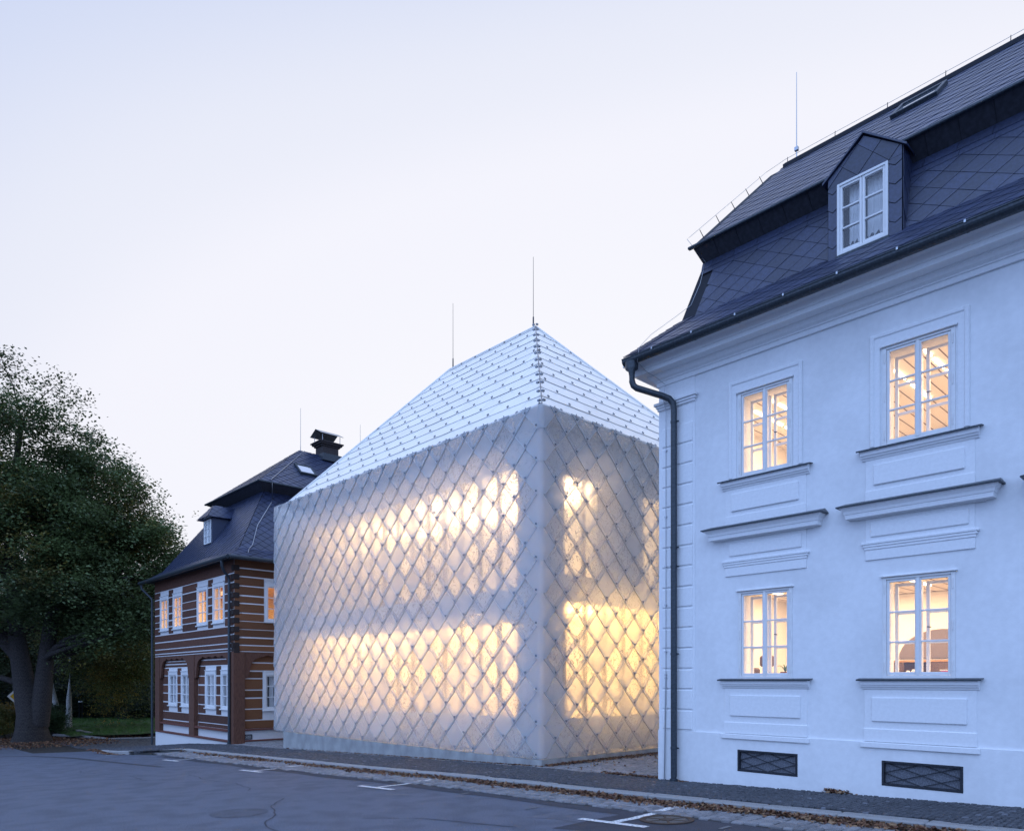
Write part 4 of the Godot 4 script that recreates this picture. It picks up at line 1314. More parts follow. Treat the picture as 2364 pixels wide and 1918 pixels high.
	d.position = Vector3(3.6, 8.2, -0.2) - h.position
	var x0 := 3.082; var x1 := 4.135; var xm := 3.6085
	g = Geo.new()
	# front face round the window
	for q in [[x0, 8.10, 3.222, 9.46], [3.95, 8.10, x1, 9.46], [3.222, 8.10, 3.95, 8.245], [3.222, 9.325, 3.95, 9.46]]:
		g.box(Vector3(q[0], q[1], -0.3), Vector3(q[2], q[3], -0.02))
	g.prism(poly([x0, 9.4601, x1, 9.4601, xm, 9.88]), -0.3, -0.02)
	put(d, "front", g, M.slate_under)
	field(d, "gable_slate", Vector3(0, 9.33, -0.018), Vector3.RIGHT, Vector3.UP, poly([x0 + 0.003, 0.0, x1 - 0.003, 0.0, x1 - 0.003, 0.13, xm, 0.54, x0 + 0.003, 0.13]), rhomb(0.44, 0.46), Vector2(0.44, 0), Vector2(0.22, 0.23), 0.006, 0.02, S, 40, 12)
	for q in [[x0 + 0.003, 3.218, 0.0], [3.954, x1 - 0.003, 0.0]]:
		var jw: float = q[1] - q[0]
		field(d, "jamb_slate", Vector3(q[0], 8.12, -0.018), Vector3.RIGHT, Vector3.UP, poly([0.0, 0.0, jw, 0.0, jw, 1.205, 0.0, 1.205]), poly([0.0, 0.06, jw * 0.5, 0.0, jw, 0.04, jw, 0.305, jw * 0.5, 0.265, 0.0, 0.325]), Vector2(0, 0.275), Vector2(2.0, 0), 0.006, 0.02, S, 40, 13)
	for s in [x0 - 0.006, x1 + 0.006]:
		var wd := 1.0 if s > xm else -1.0
		g = Geo.new()
		g.quad(Vector3(s, 8.1, -0.3), Vector3(s, 8.1, -0.02), Vector3(s, 9.46, -0.02), Vector3(s, 9.46, -0.9), Vector3(wd, 0, 0))
		g.quad(Vector3(s - wd * 0.003, 8.1, -0.3), Vector3(s - wd * 0.003, 8.1, -0.02), Vector3(s - wd * 0.003, 9.46, -0.02), Vector3(s - wd * 0.003, 9.46, -0.9), Vector3(-wd, 0, 0))
		put(d, "cheek", g, M.slate0)
		if wd > 0:
			field(d, "cheek_slate", Vector3(s, 8.1, -0.025), Vector3(0, 0, -1), Vector3.UP, poly([0.0, 0.0, 0.22, 0.0, 0.62, 1.36, 0.0, 1.36]), rhomb(0.30, 0.46), Vector2(0.30, 0), Vector2(0.15, 0.23), 0.006, 0.02, S, 40, 14)
	for s in [-1.0, 1.0]:
		g = Geo.new()
		var ea := Vector3(xm + s * 0.60, 9.41, 0.03); var eb := Vector3(xm + s * 0.60, 9.41, -0.75)
		var ra := Vector3(xm, 9.90, 0.03); var rb := Vector3(xm, 9.90, -0.75)
		var up := Vector3(0, 0.03, 0)
		g.quad(ea + up, eb + up, rb + up, ra + up, Vector3(s * 0.5, 1, 0))
		g.quad(ea, eb, rb, ra, Vector3(-s * 0.5, -1, 0))
		g.quad(ea, ra, ra + up, ea + up, Vector3(0, 0, 1))
		g.quad(ea, eb, eb + up, ea + up, Vector3(s, 0, 0))
		put(d, "dormer_roof", g, M.slate0)
	var wx0 := 3.222; var wx1 := 3.95
	g = Geo.new()
	for q in [[wx0, 8.245, wx0 + 0.04, 9.325], [wx1 - 0.04, 8.245, wx1, 9.325], [wx0 + 0.0402, 9.285, wx1 - 0.0402, 9.325], [wx0 + 0.0402, 8.245, wx1 - 0.0402, 8.29]]:
		g.bev(Vector3(q[0], q[1], -0.10), Vector3(q[2], q[3], 0.012), 0.005)
	put(d, "window_frame", g, M.paint)
	var wm := (wx0 + wx1) * 0.5
	for s in 2:
		var a: float = [wx0 + 0.041, wm + 0.003][s]; var b: float = [wm - 0.003, wx1 - 0.041][s]
		g = Geo.new()
		for q in [[a, 8.291, a + 0.035, 9.284], [b - 0.035, 8.291, b, 9.284], [a + 0.0352, 9.25, b - 0.0352, 9.284], [a + 0.0352, 8.291, b - 0.0352, 8.33], [a + 0.0352, 8.625, b - 0.0352, 8.65], [a + 0.0352, 8.93, b - 0.0352, 8.955]]:
			g.bev(Vector3(q[0], q[1], -0.05), Vector3(q[2], q[3], -0.002), 0.004)
		put(d, "sash", g, M.paint)
		for k in 3:
			g = Geo.new()
			var ya: float = [8.328, 8.648, 8.953][k]; var yb: float = [8.627, 8.932, 9.252][k]
			g.quad(Vector3(a + 0.033, ya, -0.025), Vector3(b - 0.033, ya, -0.025), Vector3(b - 0.033, yb, -0.025), Vector3(a + 0.033, yb, -0.025), Vector3(0, 0, 1))
			put(d, "pane", g, M.pane)
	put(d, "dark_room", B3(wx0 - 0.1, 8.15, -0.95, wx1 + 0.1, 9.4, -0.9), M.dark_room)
	for q in [[wx0 + 0.12, wm - 0.02], [wm + 0.02, wx1 - 0.03]]:
		g = Geo.new()
		for k in 12:
			var xa: float = lerpf(q[0], q[1], k / 12.0); var xb: float = lerpf(q[0], q[1], (k + 1) / 12.0)
			var za := -0.16 + 0.012 * sin(k * 1.9); var zb := -0.16 + 0.012 * sin((k + 1) * 1.9)
			g.quad(Vector3(xa, 8.26, za), Vector3(xb, 8.26, zb), Vector3(xb, 9.3, zb), Vector3(xa, 9.3, za), Vector3(0, 0, 1))
		put(d, "curtain", g, M.curtain)
	put(d, "sill_flashing", C3(wx0 - 0.02, 8.10, -0.05, wx1 + 0.02, 8.24, 0.03, 0.01), M.metal_dark)

func furnishings() -> void:
	# what one sees through the lower windows
	var c := thing("office_chair", "brown leather office chair seen through the lower left window of the white house", "chair", Vector3(1.35, 0.95, -1.15))
	var g := Geo.new()
	g.bev(Vector3(1.10, 1.50, -1.40), Vector3(1.60, 1.62, -0.92), 0.05)
	put(c, "seat", g, M.leather)
	g = Geo.new()
	g.bev(Vector3(1.14, 1.70, -1.45), Vector3(1.22, 2.06, -0.95), 0.03)
	g.bev(Vector3(1.24, 2.08, -1.42), Vector3(1.52, 2.28, -1.34), 0.03)
	put(c, "backrest", g, M.leather)
	for s in [-0.93, -1.42]:
		put(c, "armrest", C3(1.12, 1.86, s - 0.03, 1.56, 1.90, s + 0.03, 0.012), M.leather)
	g = Geo.new()
	g.tube([Vector3(1.35, 1.0, -1.15), Vector3(1.35, 1.5, -1.15)], [0.03, 0.03], 10)
	for k in 5:
		var an := TAU * k / 5.0
		g.tube([Vector3(1.35, 1.06, -1.15), Vector3(1.35 + 0.28 * cos(an), 1.0, -1.15 + 0.28 * sin(an))], [0.025, 0.018], 6)
	put(c, "base", g, M.iron)
	var t := thing("desk", "wooden desk with dark drawers behind the lower left window of the white house", "desk", Vector3(2.0, 0.95, -1.3))
	put(t, "desk_top", C3(1.55, 1.70, -1.75, 2.75, 1.74, -1.0, 0.01), M.warm_wood)
	put(t, "drawer_unit", C3(1.62, 1.0, -1.7, 1.95, 1.699, -1.05, 0.01), M.shelf_dark)
	for lx in [2.05, 2.70]:
		for lz in [-1.70, -1.05]:
			put(t, "leg", B3(lx - 0.02, 0.95, lz - 0.02, lx + 0.02, 1.70, lz + 0.02), M.iron)
	var p := thing("potted_palm", "small green palm in a terracotta pot on the sill of the lower left window", "potted plant", Vector3(2.22, 1.85, -0.36))
	g = Geo.new()
	g.lathe([Vector2(0.0, 0.0), Vector2(0.055, 0.0), Vector2(0.075, 0.10), Vector2(0.08, 0.10), Vector2(0.08, 0.12), Vector2(0.06, 0.12), Vector2(0.0, 0.11)], Vector3(2.22, 1.85, -0.38), 14)
	put(p, "pot", g, M.terracotta)
	var r := RandomNumberGenerator.new()
	r.seed = 3
	for k in 26:
		g = Geo.new()
		var an := r.randf() * TAU
		var ln := r.randf_range(0.16, 0.34)
		var dir := Vector3(cos(an), 0, sin(an) * 0.35)
		var prev := Vector3(2.22, 1.96, -0.38)
		for s in 5:
			var f := (s + 1) / 5.0
			var nx := Vector3(2.22, 1.96, -0.38) + dir * ln * 0.55 * f + Vector3.UP * (ln * (1.1 * f - 0.75 * f * f))
			var wd := 0.011 * (1.0 - absf(f - 0.4))
			var sd := dir.cross(Vector3.UP).normalized() * wd
			g.quad(prev - sd, prev + sd, nx + sd, nx - sd, Vector3.UP)
			prev = nx
		put(p, "leaf", g, M.palm)
	t = thing("desk", "pale desk behind the lower right window of the white house", "desk", Vector3(4.3, 0.95, -0.9))
	put(t, "desk_top", C3(3.5, 1.82, -1.25, 5.2, 1.86, -0.5, 0.01), M.paint)
	for lx in [3.55, 5.15]:
		for lz in [-1.2, -0.55]:
			put(t, "leg", B3(lx - 0.025, 0.95, lz - 0.025, lx + 0.025, 1.82, lz + 0.025), M.iron)
	t = thing("paper_stack", "stack of papers and folders on the desk behind the lower right window", "papers", Vector3(4.6, 1.86, -0.75))
	for k in 7:
		var y := 1.861 + 0.018 * k
		put(t, "folder", C3(4.42 + r.randf() * 0.03, y, -0.92 + r.randf() * 0.03, 4.74 + r.randf() * 0.04, y + 0.015, -0.66, 0.003), [M.paper, M.book_red, M.paper, M.curtain][k % 4])
	t = thing("crumpled_wrapping", "white crumpled wrapping on the desk behind the lower right window", "wrapping", Vector3(4.05, 1.86, -0.7))
	g = Geo.new()
	for k in 16:
		var q := Vector3(3.95 + r.randf() * 0.26, 1.89 + r.randf() * 0.07, -0.78 + r.randf() * 0.15)
		g.lathe([Vector2(0.0, -0.035), Vector2(0.03, -0.02), Vector2(0.04, 0.005), Vector2(0.02, 0.035), Vector2(0.0, 0.04)], q, 7)
	put(t, "paper_wad", g, M.paper)
	for q in [[2.9, "swivel chair with grey shell left of the arch behind the lower right window"], [3.75, "swivel chair with grey shell right of the arch behind the lower right window"]]:
		c = thing("swivel_chair", q[1], "chair", Vector3(q[0], 0.95, -3.2))
		g = Geo.new()
		var px: float = q[0]
		for k in 10:
			var a0 := -1.1 + 2.2 * k / 10.0; var a1 := -1.1 + 2.2 * (k + 1) / 10.0
			g.quad(Vector3(px + 0.26 * sin(a0), 1.5, -3.0 - 0.26 * cos(a0)), Vector3(px + 0.26 * sin(a1), 1.5, -3.0 - 0.26 * cos(a1)), Vector3(px + 0.24 * sin(a1), 2.15, -3.05 - 0.26 * cos(a1)), Vector3(px + 0.24 * sin(a0), 2.15, -3.05 - 0.26 * cos(a0)), Vector3(0, 0, 1))
		put(c, "shell", g, M.leather)
		g = Geo.new()
		g.tube([Vector3(px, 0.96, -3.0), Vector3(px, 1.5, -3.0)], [0.2, 0.03], 10)
		put(c, "base", g, M.iron)
		put(c, "seat", C3(px - 0.24, 1.42, -3.24, px + 0.24, 1.5, -2.8, 0.02), M.leather)
	t = thing("book_row", "short row of books and boxes on the sill of the upper right window", "books", Vector3(4.1, 5.22, -0.38))
	var bx := 3.98
	for k in 9:
		var bw := r.randf_range(0.02, 0.05)
		put(t, "book", C3(bx, 5.205, -0.42, bx + bw - 0.002, 5.205 + r.randf_range(0.10, 0.16), -0.34, 0.003), [M.book_red, M.paper, M.curtain, M.paper][k % 4])
		bx += bw

# ---------------------------------------------------------------- the house clad in cast-glass shingles
const CX := -3.2856
const CZ := -0.2440
const PH := 0.3608
const PV := 0.3639
const ROW0 := 7.4711
const TILT := 0.05

func hexa() -> PackedVector2Array:
	return poly([0, 0, 0.354, 0.358, 0.354, 0.520, 0.03, 0.850, -0.03, 0.850, -0.354, 0.520, -0.354, 0.358])

func glass_house() -> void:
	var h := thing("glass_house", "house wrapped in translucent diamond glass shingles, glowing from inside", "house", Vector3(-9.8, -0.3, -4.6))
	var tl := Transform3D(Basis(), Vector3(CX, 0, CZ - 0.052))
	var tr := Transform3D(Basis(Vector3(0, 0, -1), Vector3(0, 1, 0), Vector3(1, 0, 0)), Vector3(CX - 0.052, 0, CZ))
	# base, inner walls
	put(h, "concrete_base", B3(-15.75, -1.6, -8.9, CX - 0.012, 0.075, CZ - 0.012), M.concrete)
	var g := Geo.new()
	var lower := rect(-16.0 + 0.35, 0.95, -4.71, 3.25)
	var upper := rect(-15.65, 4.06, -4.71, 6.95)
	g.t = Transform3D(Basis(), Vector3(0, 0, -0.95))
	g.wall(-15.75, -4.0, 0.08, 7.85, 0.2, [lower, upper])
	put(h, "inner_wall", g, M.inner_white)
	g = Geo.new()
	g.t = Transform3D(Basis(Vector3(0, 0, -1), Vector3(0, 1, 0), Vector3(1, 0, 0)), Vector3(-4.0, 0, 0))
	g.wall(1.1505, 8.8, 0.08, 7.85, 0.2, [rect(1.74, 0.92, 6.3, 3.72), rect(1.76, 4.4, 2.98, 6.78), rect(4.9, 4.4, 6.3, 6.78)])
	put(h, "inner_wall", g, M.inner_white)
	put(h, "inner_wall", B3(-15.75, 0.08, -8.8, -15.55, 7.85, -1.1505), M.concrete)
	put(h, "inner_wall", B3(-15.5495, 0.08, -8.8, -4.2005, 7.85, -8.6), M.concrete)
	put(h, "side_panel", B3(-16.45, 0.1, -8.9, -16.40, 7.9, CZ - 0.1), M.roof_under)
	put(h, "back_panel", B3(-16.39, 0.1, -8.95, CX - 0.1, 7.9, -8.9), M.roof_under)
	for f in [[0.35, 3.75, 0], [4.0, 7.05, 1]]:
		var rn := Node3D.new()
		rn.name = "room"
		h.add_child(rn, true)
		rn.position = Vector3(-10, f[0], -4) - h.position
		room(rn, -15.45, -4.2005, f[0], f[1], -6.6, -1.1505, M.glow_room, M.glow_floor, false)
		for k in 3:
			var lx := -13.4 + 3.7 * k
			put(rn, "pendant_light", C3(lx - 1.2, f[1] - 1.04, -4.6, lx + 1.2, f[1] - 0.99, -2.2, 0.01), M.led_soft)
	for q in [[-13.4, 2.82, 42.0, 0.58], [-9.7, 2.82, 42.0, 0.58], [-6.0, 2.82, 46.0, 0.46], [-13.4, 6.13, 18.0, 0.62], [-9.7, 6.13, 25.0, 0.68], [-6.0, 6.13, 25.0, 0.68]]:
		area_light(Vector3(q[0], q[1], -3.4), Vector2(2.4, 2.4), q[2], Color(1.0, 0.80 + (q[3] - 0.46) * 0.25, q[3]), 90.0)
	# mullions and panes of the inner windows
	for f in [lower, upper]:
		var n := 15
		for k in n + 1:
			var x: float = lerpf(f.position.x, f.end.x, k / float(n))
			put(h, "mullion", B3(x - 0.03, f.position.y, -1.02, x + 0.03, f.end.y, -0.90), M.mullion)
		g = Geo.new()
		g.quad(Vector3(f.position.x, f.position.y, -1.06), Vector3(f.end.x, f.position.y, -1.06), Vector3(f.end.x, f.end.y, -1.06), Vector3(f.position.x, f.end.y, -1.06), Vector3(0, 0, 1))
		put(h, "window_pane", g, M.pane)
	for k in 7:
		var z := -1.74 - 0.76 * k
		put(h, "mullion", B3(-4.06, 0.92, z - 0.03, -3.95, 3.72, z + 0.03), M.mullion)
	for z in [-2.45, -5.6]:
		put(h, "mullion", B3(-4.06, 4.4, z - 0.03, -3.95, 6.78, z + 0.03), M.mullion)
	# shingles
	var cand := []
	for j in range(-2, 23):
		for i in range(1, 37):
			if posmod(i - j, 2) == 0: cand.append([0, -0.1638 - PH * i, ROW0 - PV * j - 0.08])
		for i in range(1, 25):
			if posmod(i - j, 2) == 0: cand.append([1, 0.0841 + PH * i, ROW0 - PV * j - 0.08])
	var full := hexa()
	var wm := Geo.new()
	wm.prism(full, 0.0, 0.011)
	var whole := wm.mesh()
	var list := []
	for c in cand:
		var b := poly([-13.21, 0.088, 0.5, 0.088, 0.5, 7.925, -13.21, 7.925]) if c[0] == 0 else poly([-0.5, 0.088, 8.8, 0.088, 8.8, 7.925, -0.5, 7.925])
		var pp := PackedVector2Array()
		for q in full: pp.append(q + Vector2(c[1], c[2]))
		for part in Geometry2D.intersect_polygons(pp, b):
			var ar := 0.0
			for k in part.size(): ar += part[k].cross(part[(k + 1) % part.size()]) * 0.5
			if absf(ar) < 0.012: continue
			var local := PackedVector2Array()
			if absf(ar) < 0.375:
				for q in part: local.append(q - Vector2(c[1], c[2]))
			var t: Transform3D = tl if c[0] == 0 else tr
			var w: Vector3 = t * Vector3(c[1], c[2] + 0.4, 0)
			var seen := 0.0 if c[0] == 1 and c[1] > 4.7 else absf(ar) * (0.7 if c[0] == 0 else 0.7) / maxf(0.1, w.distance_squared_to(EYE))
			list.append([seen, c, local, t])
	list.sort_custom(func(a, b): return a[0] > b[0])
	var rest := Geo.new()
	var edges := Geo.new()
	var r := RandomNumberGenerator.new()
	r.seed = 12
	for k in list.size():
		var q = list[k]
		var tilt := TILT + r.randf_range(-0.004, 0.004)
		var y := Vector3(0, 1, -tilt).normalized()
		var z := Vector3.RIGHT.cross(y)
		var local := Transform3D(Basis(Vector3.RIGHT, y, z), Vector3(q[1][1], q[1][2], tilt * 0.85))
		var xf: Transform3D = q[3] * local
		# ground edges along the two lower sides
		edges.t = xf
		for s in [-1.0, 1.0]:
			var e0 := Vector2(0, 0.0); var e1 := Vector2(0.354 * s, 0.358)
			if q[2].size():
				var clip := Geometry2D.intersect_polyline_with_polygon(PackedVector2Array([e0, e1]), Geometry2D.offset_polygon(q[2], 0.002)[0])
				if clip.size() == 0 or clip[0].size() < 2: continue
				e0 = clip[0][0]; e1 = clip[0][1]
			var dr := (e1 - e0).normalized()
			var nr: Vector2 = Vector2(-dr.y, dr.x) * s
			var ps := [e0 - nr * 0.001, e1 - nr * 0.001, e1 + nr * 0.010, e0 + nr * 0.010]
			edges.prism(PackedVector2Array(ps), -0.003, 0.0135)
		if k < 300:
			var m = whole
			if q[2].size():
				var g2 := Geo.new()
				g2.prism(q[2], 0.0, 0.011)
				m = g2
			put(h, "glass_shingle", m, M["cast%d" % (r.randi() % 3)], xf)
		else:
			rest.t = xf
			rest.prism(q[2] if q[2].size() else full, 0.0, 0.011)
	put(h, "glass_shingle_rows", rest, M.cast0, Transform3D(), "stuff")
	put(h, "shingle_edges", edges, M.glass_edge, Transform3D(), "stuff")
	# bent corner shingles
	for j in range(-2, 23, 2):
		var tip := ROW0 - PV * j - 0.08
		var pp := PackedVector2Array()
		for q in [[-0.145, 0.0], [0.065, 0.0], [0.436, 0.358], [0.436, 0.52], [0.10, 0.85], [-0.18, 0.85], [-0.516, 0.52], [-0.516, 0.358]]:
			pp.append(Vector2(q[0], q[1] + tip))
		for part in Geometry2D.intersect_polygons(pp, poly([-1, 0.088, 1, 0.088, 1, 7.925, -1, 7.925])):
			var g2 := Geo.new()
			bend(g2, part, tip)
			put(h, "corner_shingle", g2, M.cast_corner)
	# bolts
	var bolts := Geo.new()
	var near := []
	for c in cand:
		var by: float = c[2] + 0.08
		if by < 0.12 or by > 7.9 or (c[0] == 0 and c[1] < -13.17): continue
		var t: Transform3D = tl if c[0] == 0 else tr
		near.append(t * Vector3(c[1], by, TILT * 0.77 + 0.012))
		bolts.t = t * Transform3D(Basis(Vector3(1, 0, 0), Vector3(0, 0, 1), Vector3(0, -1, 0)), Vector3(c[1], by, TILT * 0.77 + 0.010))
		bolts.lathe([Vector2(0.026, 0.0), Vector2(0.026, 0.010), Vector2(0.018, 0.022), Vector2(0.0, 0.026)], Vector3.ZERO, 7)
	for j in range(-2, 22, 2):
		var by := ROW0 - PV * j
		if by < 0.12 or by > 7.9: continue
		bolts.t = tl * Transform3D(Basis(Vector3(1, 0, 0), Vector3(0, 0, 1), Vector3(0, -1, 0)), Vector3(-0.1638, by, TILT * 0.77 + 0.020))
		bolts.lathe([Vector2(0.026, 0.0), Vector2(0.026, 0.010), Vector2(0.018, 0.022), Vector2(0.0, 0.026)], Vector3.ZERO, 7)
	put(h, "shingle_bolts", bolts, M.bolt, Transform3D(), "stuff")
	# clips that hang below the last row
	g = Geo.new()
	for i in range(1, 37, 2):
		var x := CX - 0.1638 - PH * (i - 0.0)
		g.box(Vector3(x - 0.006, 0.04, CZ - 0.02), Vector3(x + 0.006, 0.115, CZ - 0.008))
	for i in range(2, 20, 2):
		var z := CZ - 0.0841 - PH * i
		g.box(Vector3(CX - 0.02, 0.04, z - 0.006), Vector3(CX - 0.008, 0.115, z + 0.006))
	put(h, "bottom_clips", g, M.bolt, Transform3D(), "stuff")
	# top rail of the skin
	g = Geo.new()
	for i in range(1, 36, 2):
		var x := CX - 0.1638 - PH * i
		g.box(Vector3(x - 0.008, 7.80, CZ - 0.03), Vector3(x + 0.008, 7.96, CZ - 0.012))
		g.box(Vector3(x - 0.14, 7.926, CZ - 0.11), Vector3(x + 0.10, 7.936, CZ - 0.03))
	for i in range(1, 24, 2):
		var z := CZ - 0.0841 - PH * i
		g.box(Vector3(CX - 0.03, 7.80, z - 0.008), Vector3(CX - 0.012, 7.96, z + 0.008))
		g.box(Vector3(CX - 0.11, 7.926, z - 0.12), Vector3(CX - 0.03, 7.936, z + 0.12))
	put(h, "top_clips", g, M.bolt, Transform3D(), "stuff")
	# roof
	var A := Vector3(-15.5, 7.90, -0.33); var B := Vector3(-3.36, 7.90, -0.33)
	var P := Vector3(-7.85, 12.64, -4.64); var Q := Vector3(-12.1, 12.64, -4.64)
	var Ab := Vector3(A.x, A.y, -8.95); var Bb := Vector3(B.x, B.y, -8.95)
	g = Geo.new()
	var dn := Vector3(0, -0.02, 0)
	g.quad(A + dn, B + dn, P + dn, Q + dn, Vector3(0, 1, 1))
	g.quad(Ab + dn, Bb + dn, P + dn, Q + dn, Vector3(0, 1, -1))
	g.tri(B + dn, Bb + dn, P + dn, Vector3(1, 1, 0))
	g.tri(A + dn, Ab + dn, Q + dn, Vector3(-1, 1, 0))
	g.quad(A + dn, B + dn, Bb + dn, Ab + dn, Vector3(0, -1, 0))
	put(h, "roof_deck", g, M.roof_under)
	var V1 := (Vector3(0, P.y - B.y, P.z - B.z))
	var L1 := V1.length(); V1 /= L1
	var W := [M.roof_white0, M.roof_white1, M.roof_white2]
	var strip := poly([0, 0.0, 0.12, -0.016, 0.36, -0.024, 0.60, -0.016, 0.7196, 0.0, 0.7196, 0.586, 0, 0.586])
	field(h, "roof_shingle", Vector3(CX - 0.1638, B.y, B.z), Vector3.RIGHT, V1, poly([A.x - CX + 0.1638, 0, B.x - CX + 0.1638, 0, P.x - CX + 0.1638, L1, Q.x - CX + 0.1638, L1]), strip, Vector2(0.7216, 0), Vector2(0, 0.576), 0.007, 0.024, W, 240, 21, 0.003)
	var V2 := (Vector3(P.x - B.x, P.y - B.y, 0))
	var L2 := V2.length(); V2 /= L2
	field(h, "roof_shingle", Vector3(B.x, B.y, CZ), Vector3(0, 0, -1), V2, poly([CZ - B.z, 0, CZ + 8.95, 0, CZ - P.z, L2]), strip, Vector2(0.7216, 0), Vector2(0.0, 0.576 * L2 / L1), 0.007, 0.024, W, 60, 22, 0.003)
	# dark bolts on the roof and clamps along the hips
	g = Geo.new()
	var N1 := Vector3.RIGHT.cross(V1).normalized()
	var N2 := Vector3(0, 0, -1).cross(V2).normalized()
	for j in range(0, 12):
		var v := 0.576 * j + 0.05
		for i in range(-20, 2):
			var u := 0.7216 * i
			var x := CX - 0.1638 + u
			var k := v / L1
			if x < lerpf(A.x, Q.x, k) + 0.05 or x > lerpf(B.x, P.x, k) - 0.05 or k > 1.0: continue
			var p := Vector3(x, B.y, B.z) + V1 * v + N1 * 0.030
			g.t = Transform3D(Basis(Vector3.RIGHT, N1, Vector3.RIGHT.cross(N1)), p)
			g.box(Vector3(-0.016, 0, -0.03), Vector3(0.016, 0.026, 0.03))
		for i in range(0, 13):
			var u := 0.7216 * i
			var z := CZ - u
			var k := v / L1
			if z > lerpf(B.z, P.z, k) - 0.05 or z < lerpf(-8.95, P.z, k) + 0.05 or k > 1.0: continue
			var p := Vector3(B.x, B.y, z) + V2 * (v * L2 / L1) + N2 * 0.030
			g.t = Transform3D(Basis(Vector3(0, 0, 1), N2, Vector3(0, 0, 1).cross(N2)), p)
			g.box(Vector3(-0.016, 0, -0.03), Vector3(0.016, 0.026, 0.03))
	g.t = Transform3D()
	put(h, "roof_bolts", g, M.bolt, Transform3D(), "stuff")
	g = Geo.new()
	for j in range(0, 12):
		var p := B.lerp(P, (0.576 * j + 0.06) / L1) + (N1 + N2) * 0.04
		g.box(p + Vector3(-0.05, -0.02, 0.05), p + Vector3(0.02, 0.02, 0.10))
		g.box(p + Vector3(0.05, -0.02, -0.02), p + Vector3(0.10, 0.02, 0.05))
	g.tube([B + (N1 + N2) * 0.005 + Vector3(0, 0.03, 0), P + (N1 + N2) * 0.005 + Vector3(0, 0.03, 0)], [0.014, 0.014], 5)
	put(h, "hip_clamps", g, M.bolt, Transform3D(), "stuff")
	g = Geo.new()
	g.tube([A + N1 * 0.03, Q + N1 * 0.03], [0.03, 0.03], 6)
	g.tube([P + Vector3(0, 0.03, 0), Q + Vector3(0, 0.03, 0)], [0.04, 0.04], 6)
	g.tube([Bb + N2 * 0.03, P + N2 * 0.03], [0.03, 0.03], 6)
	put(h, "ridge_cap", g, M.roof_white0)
	for q in [[-7.95, 14.85], [-11.9, 14.92]]:
		g = Geo.new()
		g.tube([Vector3(q[0], 12.6, -4.64), Vector3(q[0], 13.0, -4.64), Vector3(q[0], 13.02, -4.64), Vector3(q[0], q[1], -4.64)], [0.025, 0.022, 0.009, 0.006], 6)
		put(h, "lightning_rod", g, M.metal_dark)

# maps an unrolled polygon (along the skin, height) round the rounded corner
func bend(g: Geo, pl: PackedVector2Array, tip: float) -> void:
	var R := 0.09
	var br := [-9.0, -R, -R * 0.6, -R * 0.2, R * 0.2, R * 0.6, R, 9.0]
	var P := func(s: float) -> Array:
		if s <= -R: return [Vector3(CX + s, 0, CZ - 0.052), Vector3(0, 0, 1)]
		if s >= R: return [Vector3(CX - 0.052, 0, CZ - s), Vector3(1, 0, 0)]
		var th := (s + R) / (2.0 * R) * PI * 0.5
		return [Vector3(CX - 0.052 - R + 0.052 * 0, 0, CZ - R - 0.052 + 0.0) + Vector3(sin(th), 0, cos(th)) * R, Vector3(sin(th), 0, cos(th))]
	var at := func(p: Vector2, extra: float) -> Vector3:
		var f: Array = P.call(p.x)
		return f[0] + Vector3(0, p.y, 0) + f[1] * (TILT * (0.85 - (p.y - tip)) + 0.008 + extra)
	for k in br.size() - 1:
		for part in Geometry2D.intersect_polygons(pl, poly([br[k], -9, br[k + 1], -9, br[k + 1], 19, br[k], 19])):
			var n: int = part.size()
			var cen := Vector2.ZERO
			for q in part: cen += q / n
			var nf: Vector3 = P.call(cen.x)[1]
			for i in range(1, n - 1):
				var n0: Vector3 = P.call(part[0].x)[1]; var n1: Vector3 = P.call(part[i].x)[1]; var n2: Vector3 = P.call(part[i + 1].x)[1]
				g.smooth(at.call(part[0], 0.011), at.call(part[i], 0.011), at.call(part[i + 1], 0.011), n0, n1, n2)
				g.smooth(at.call(part[0], 0.0), at.call(part[i], 0.0), at.call(part[i + 1], 0.0), -n0, -n1, -n2)
			for i in n:
				var a: Vector2 = part[i]; var b: Vector2 = part[(i + 1) % n]
				if absf(a.x - b.x) < 1e-4 and (absf(a.x - br[k]) < 1e-3 or absf(a.x - br[k + 1]) < 1e-3): continue
				var m := (a + b) * 0.5 - cen
				var tang := Vector3(nf.z, 0, -nf.x)
				g.quad(at.call(a, 0.0), at.call(b, 0.0), at.call(b, 0.011), at.call(a, 0.011), tang * m.x + Vector3.UP * m.y)

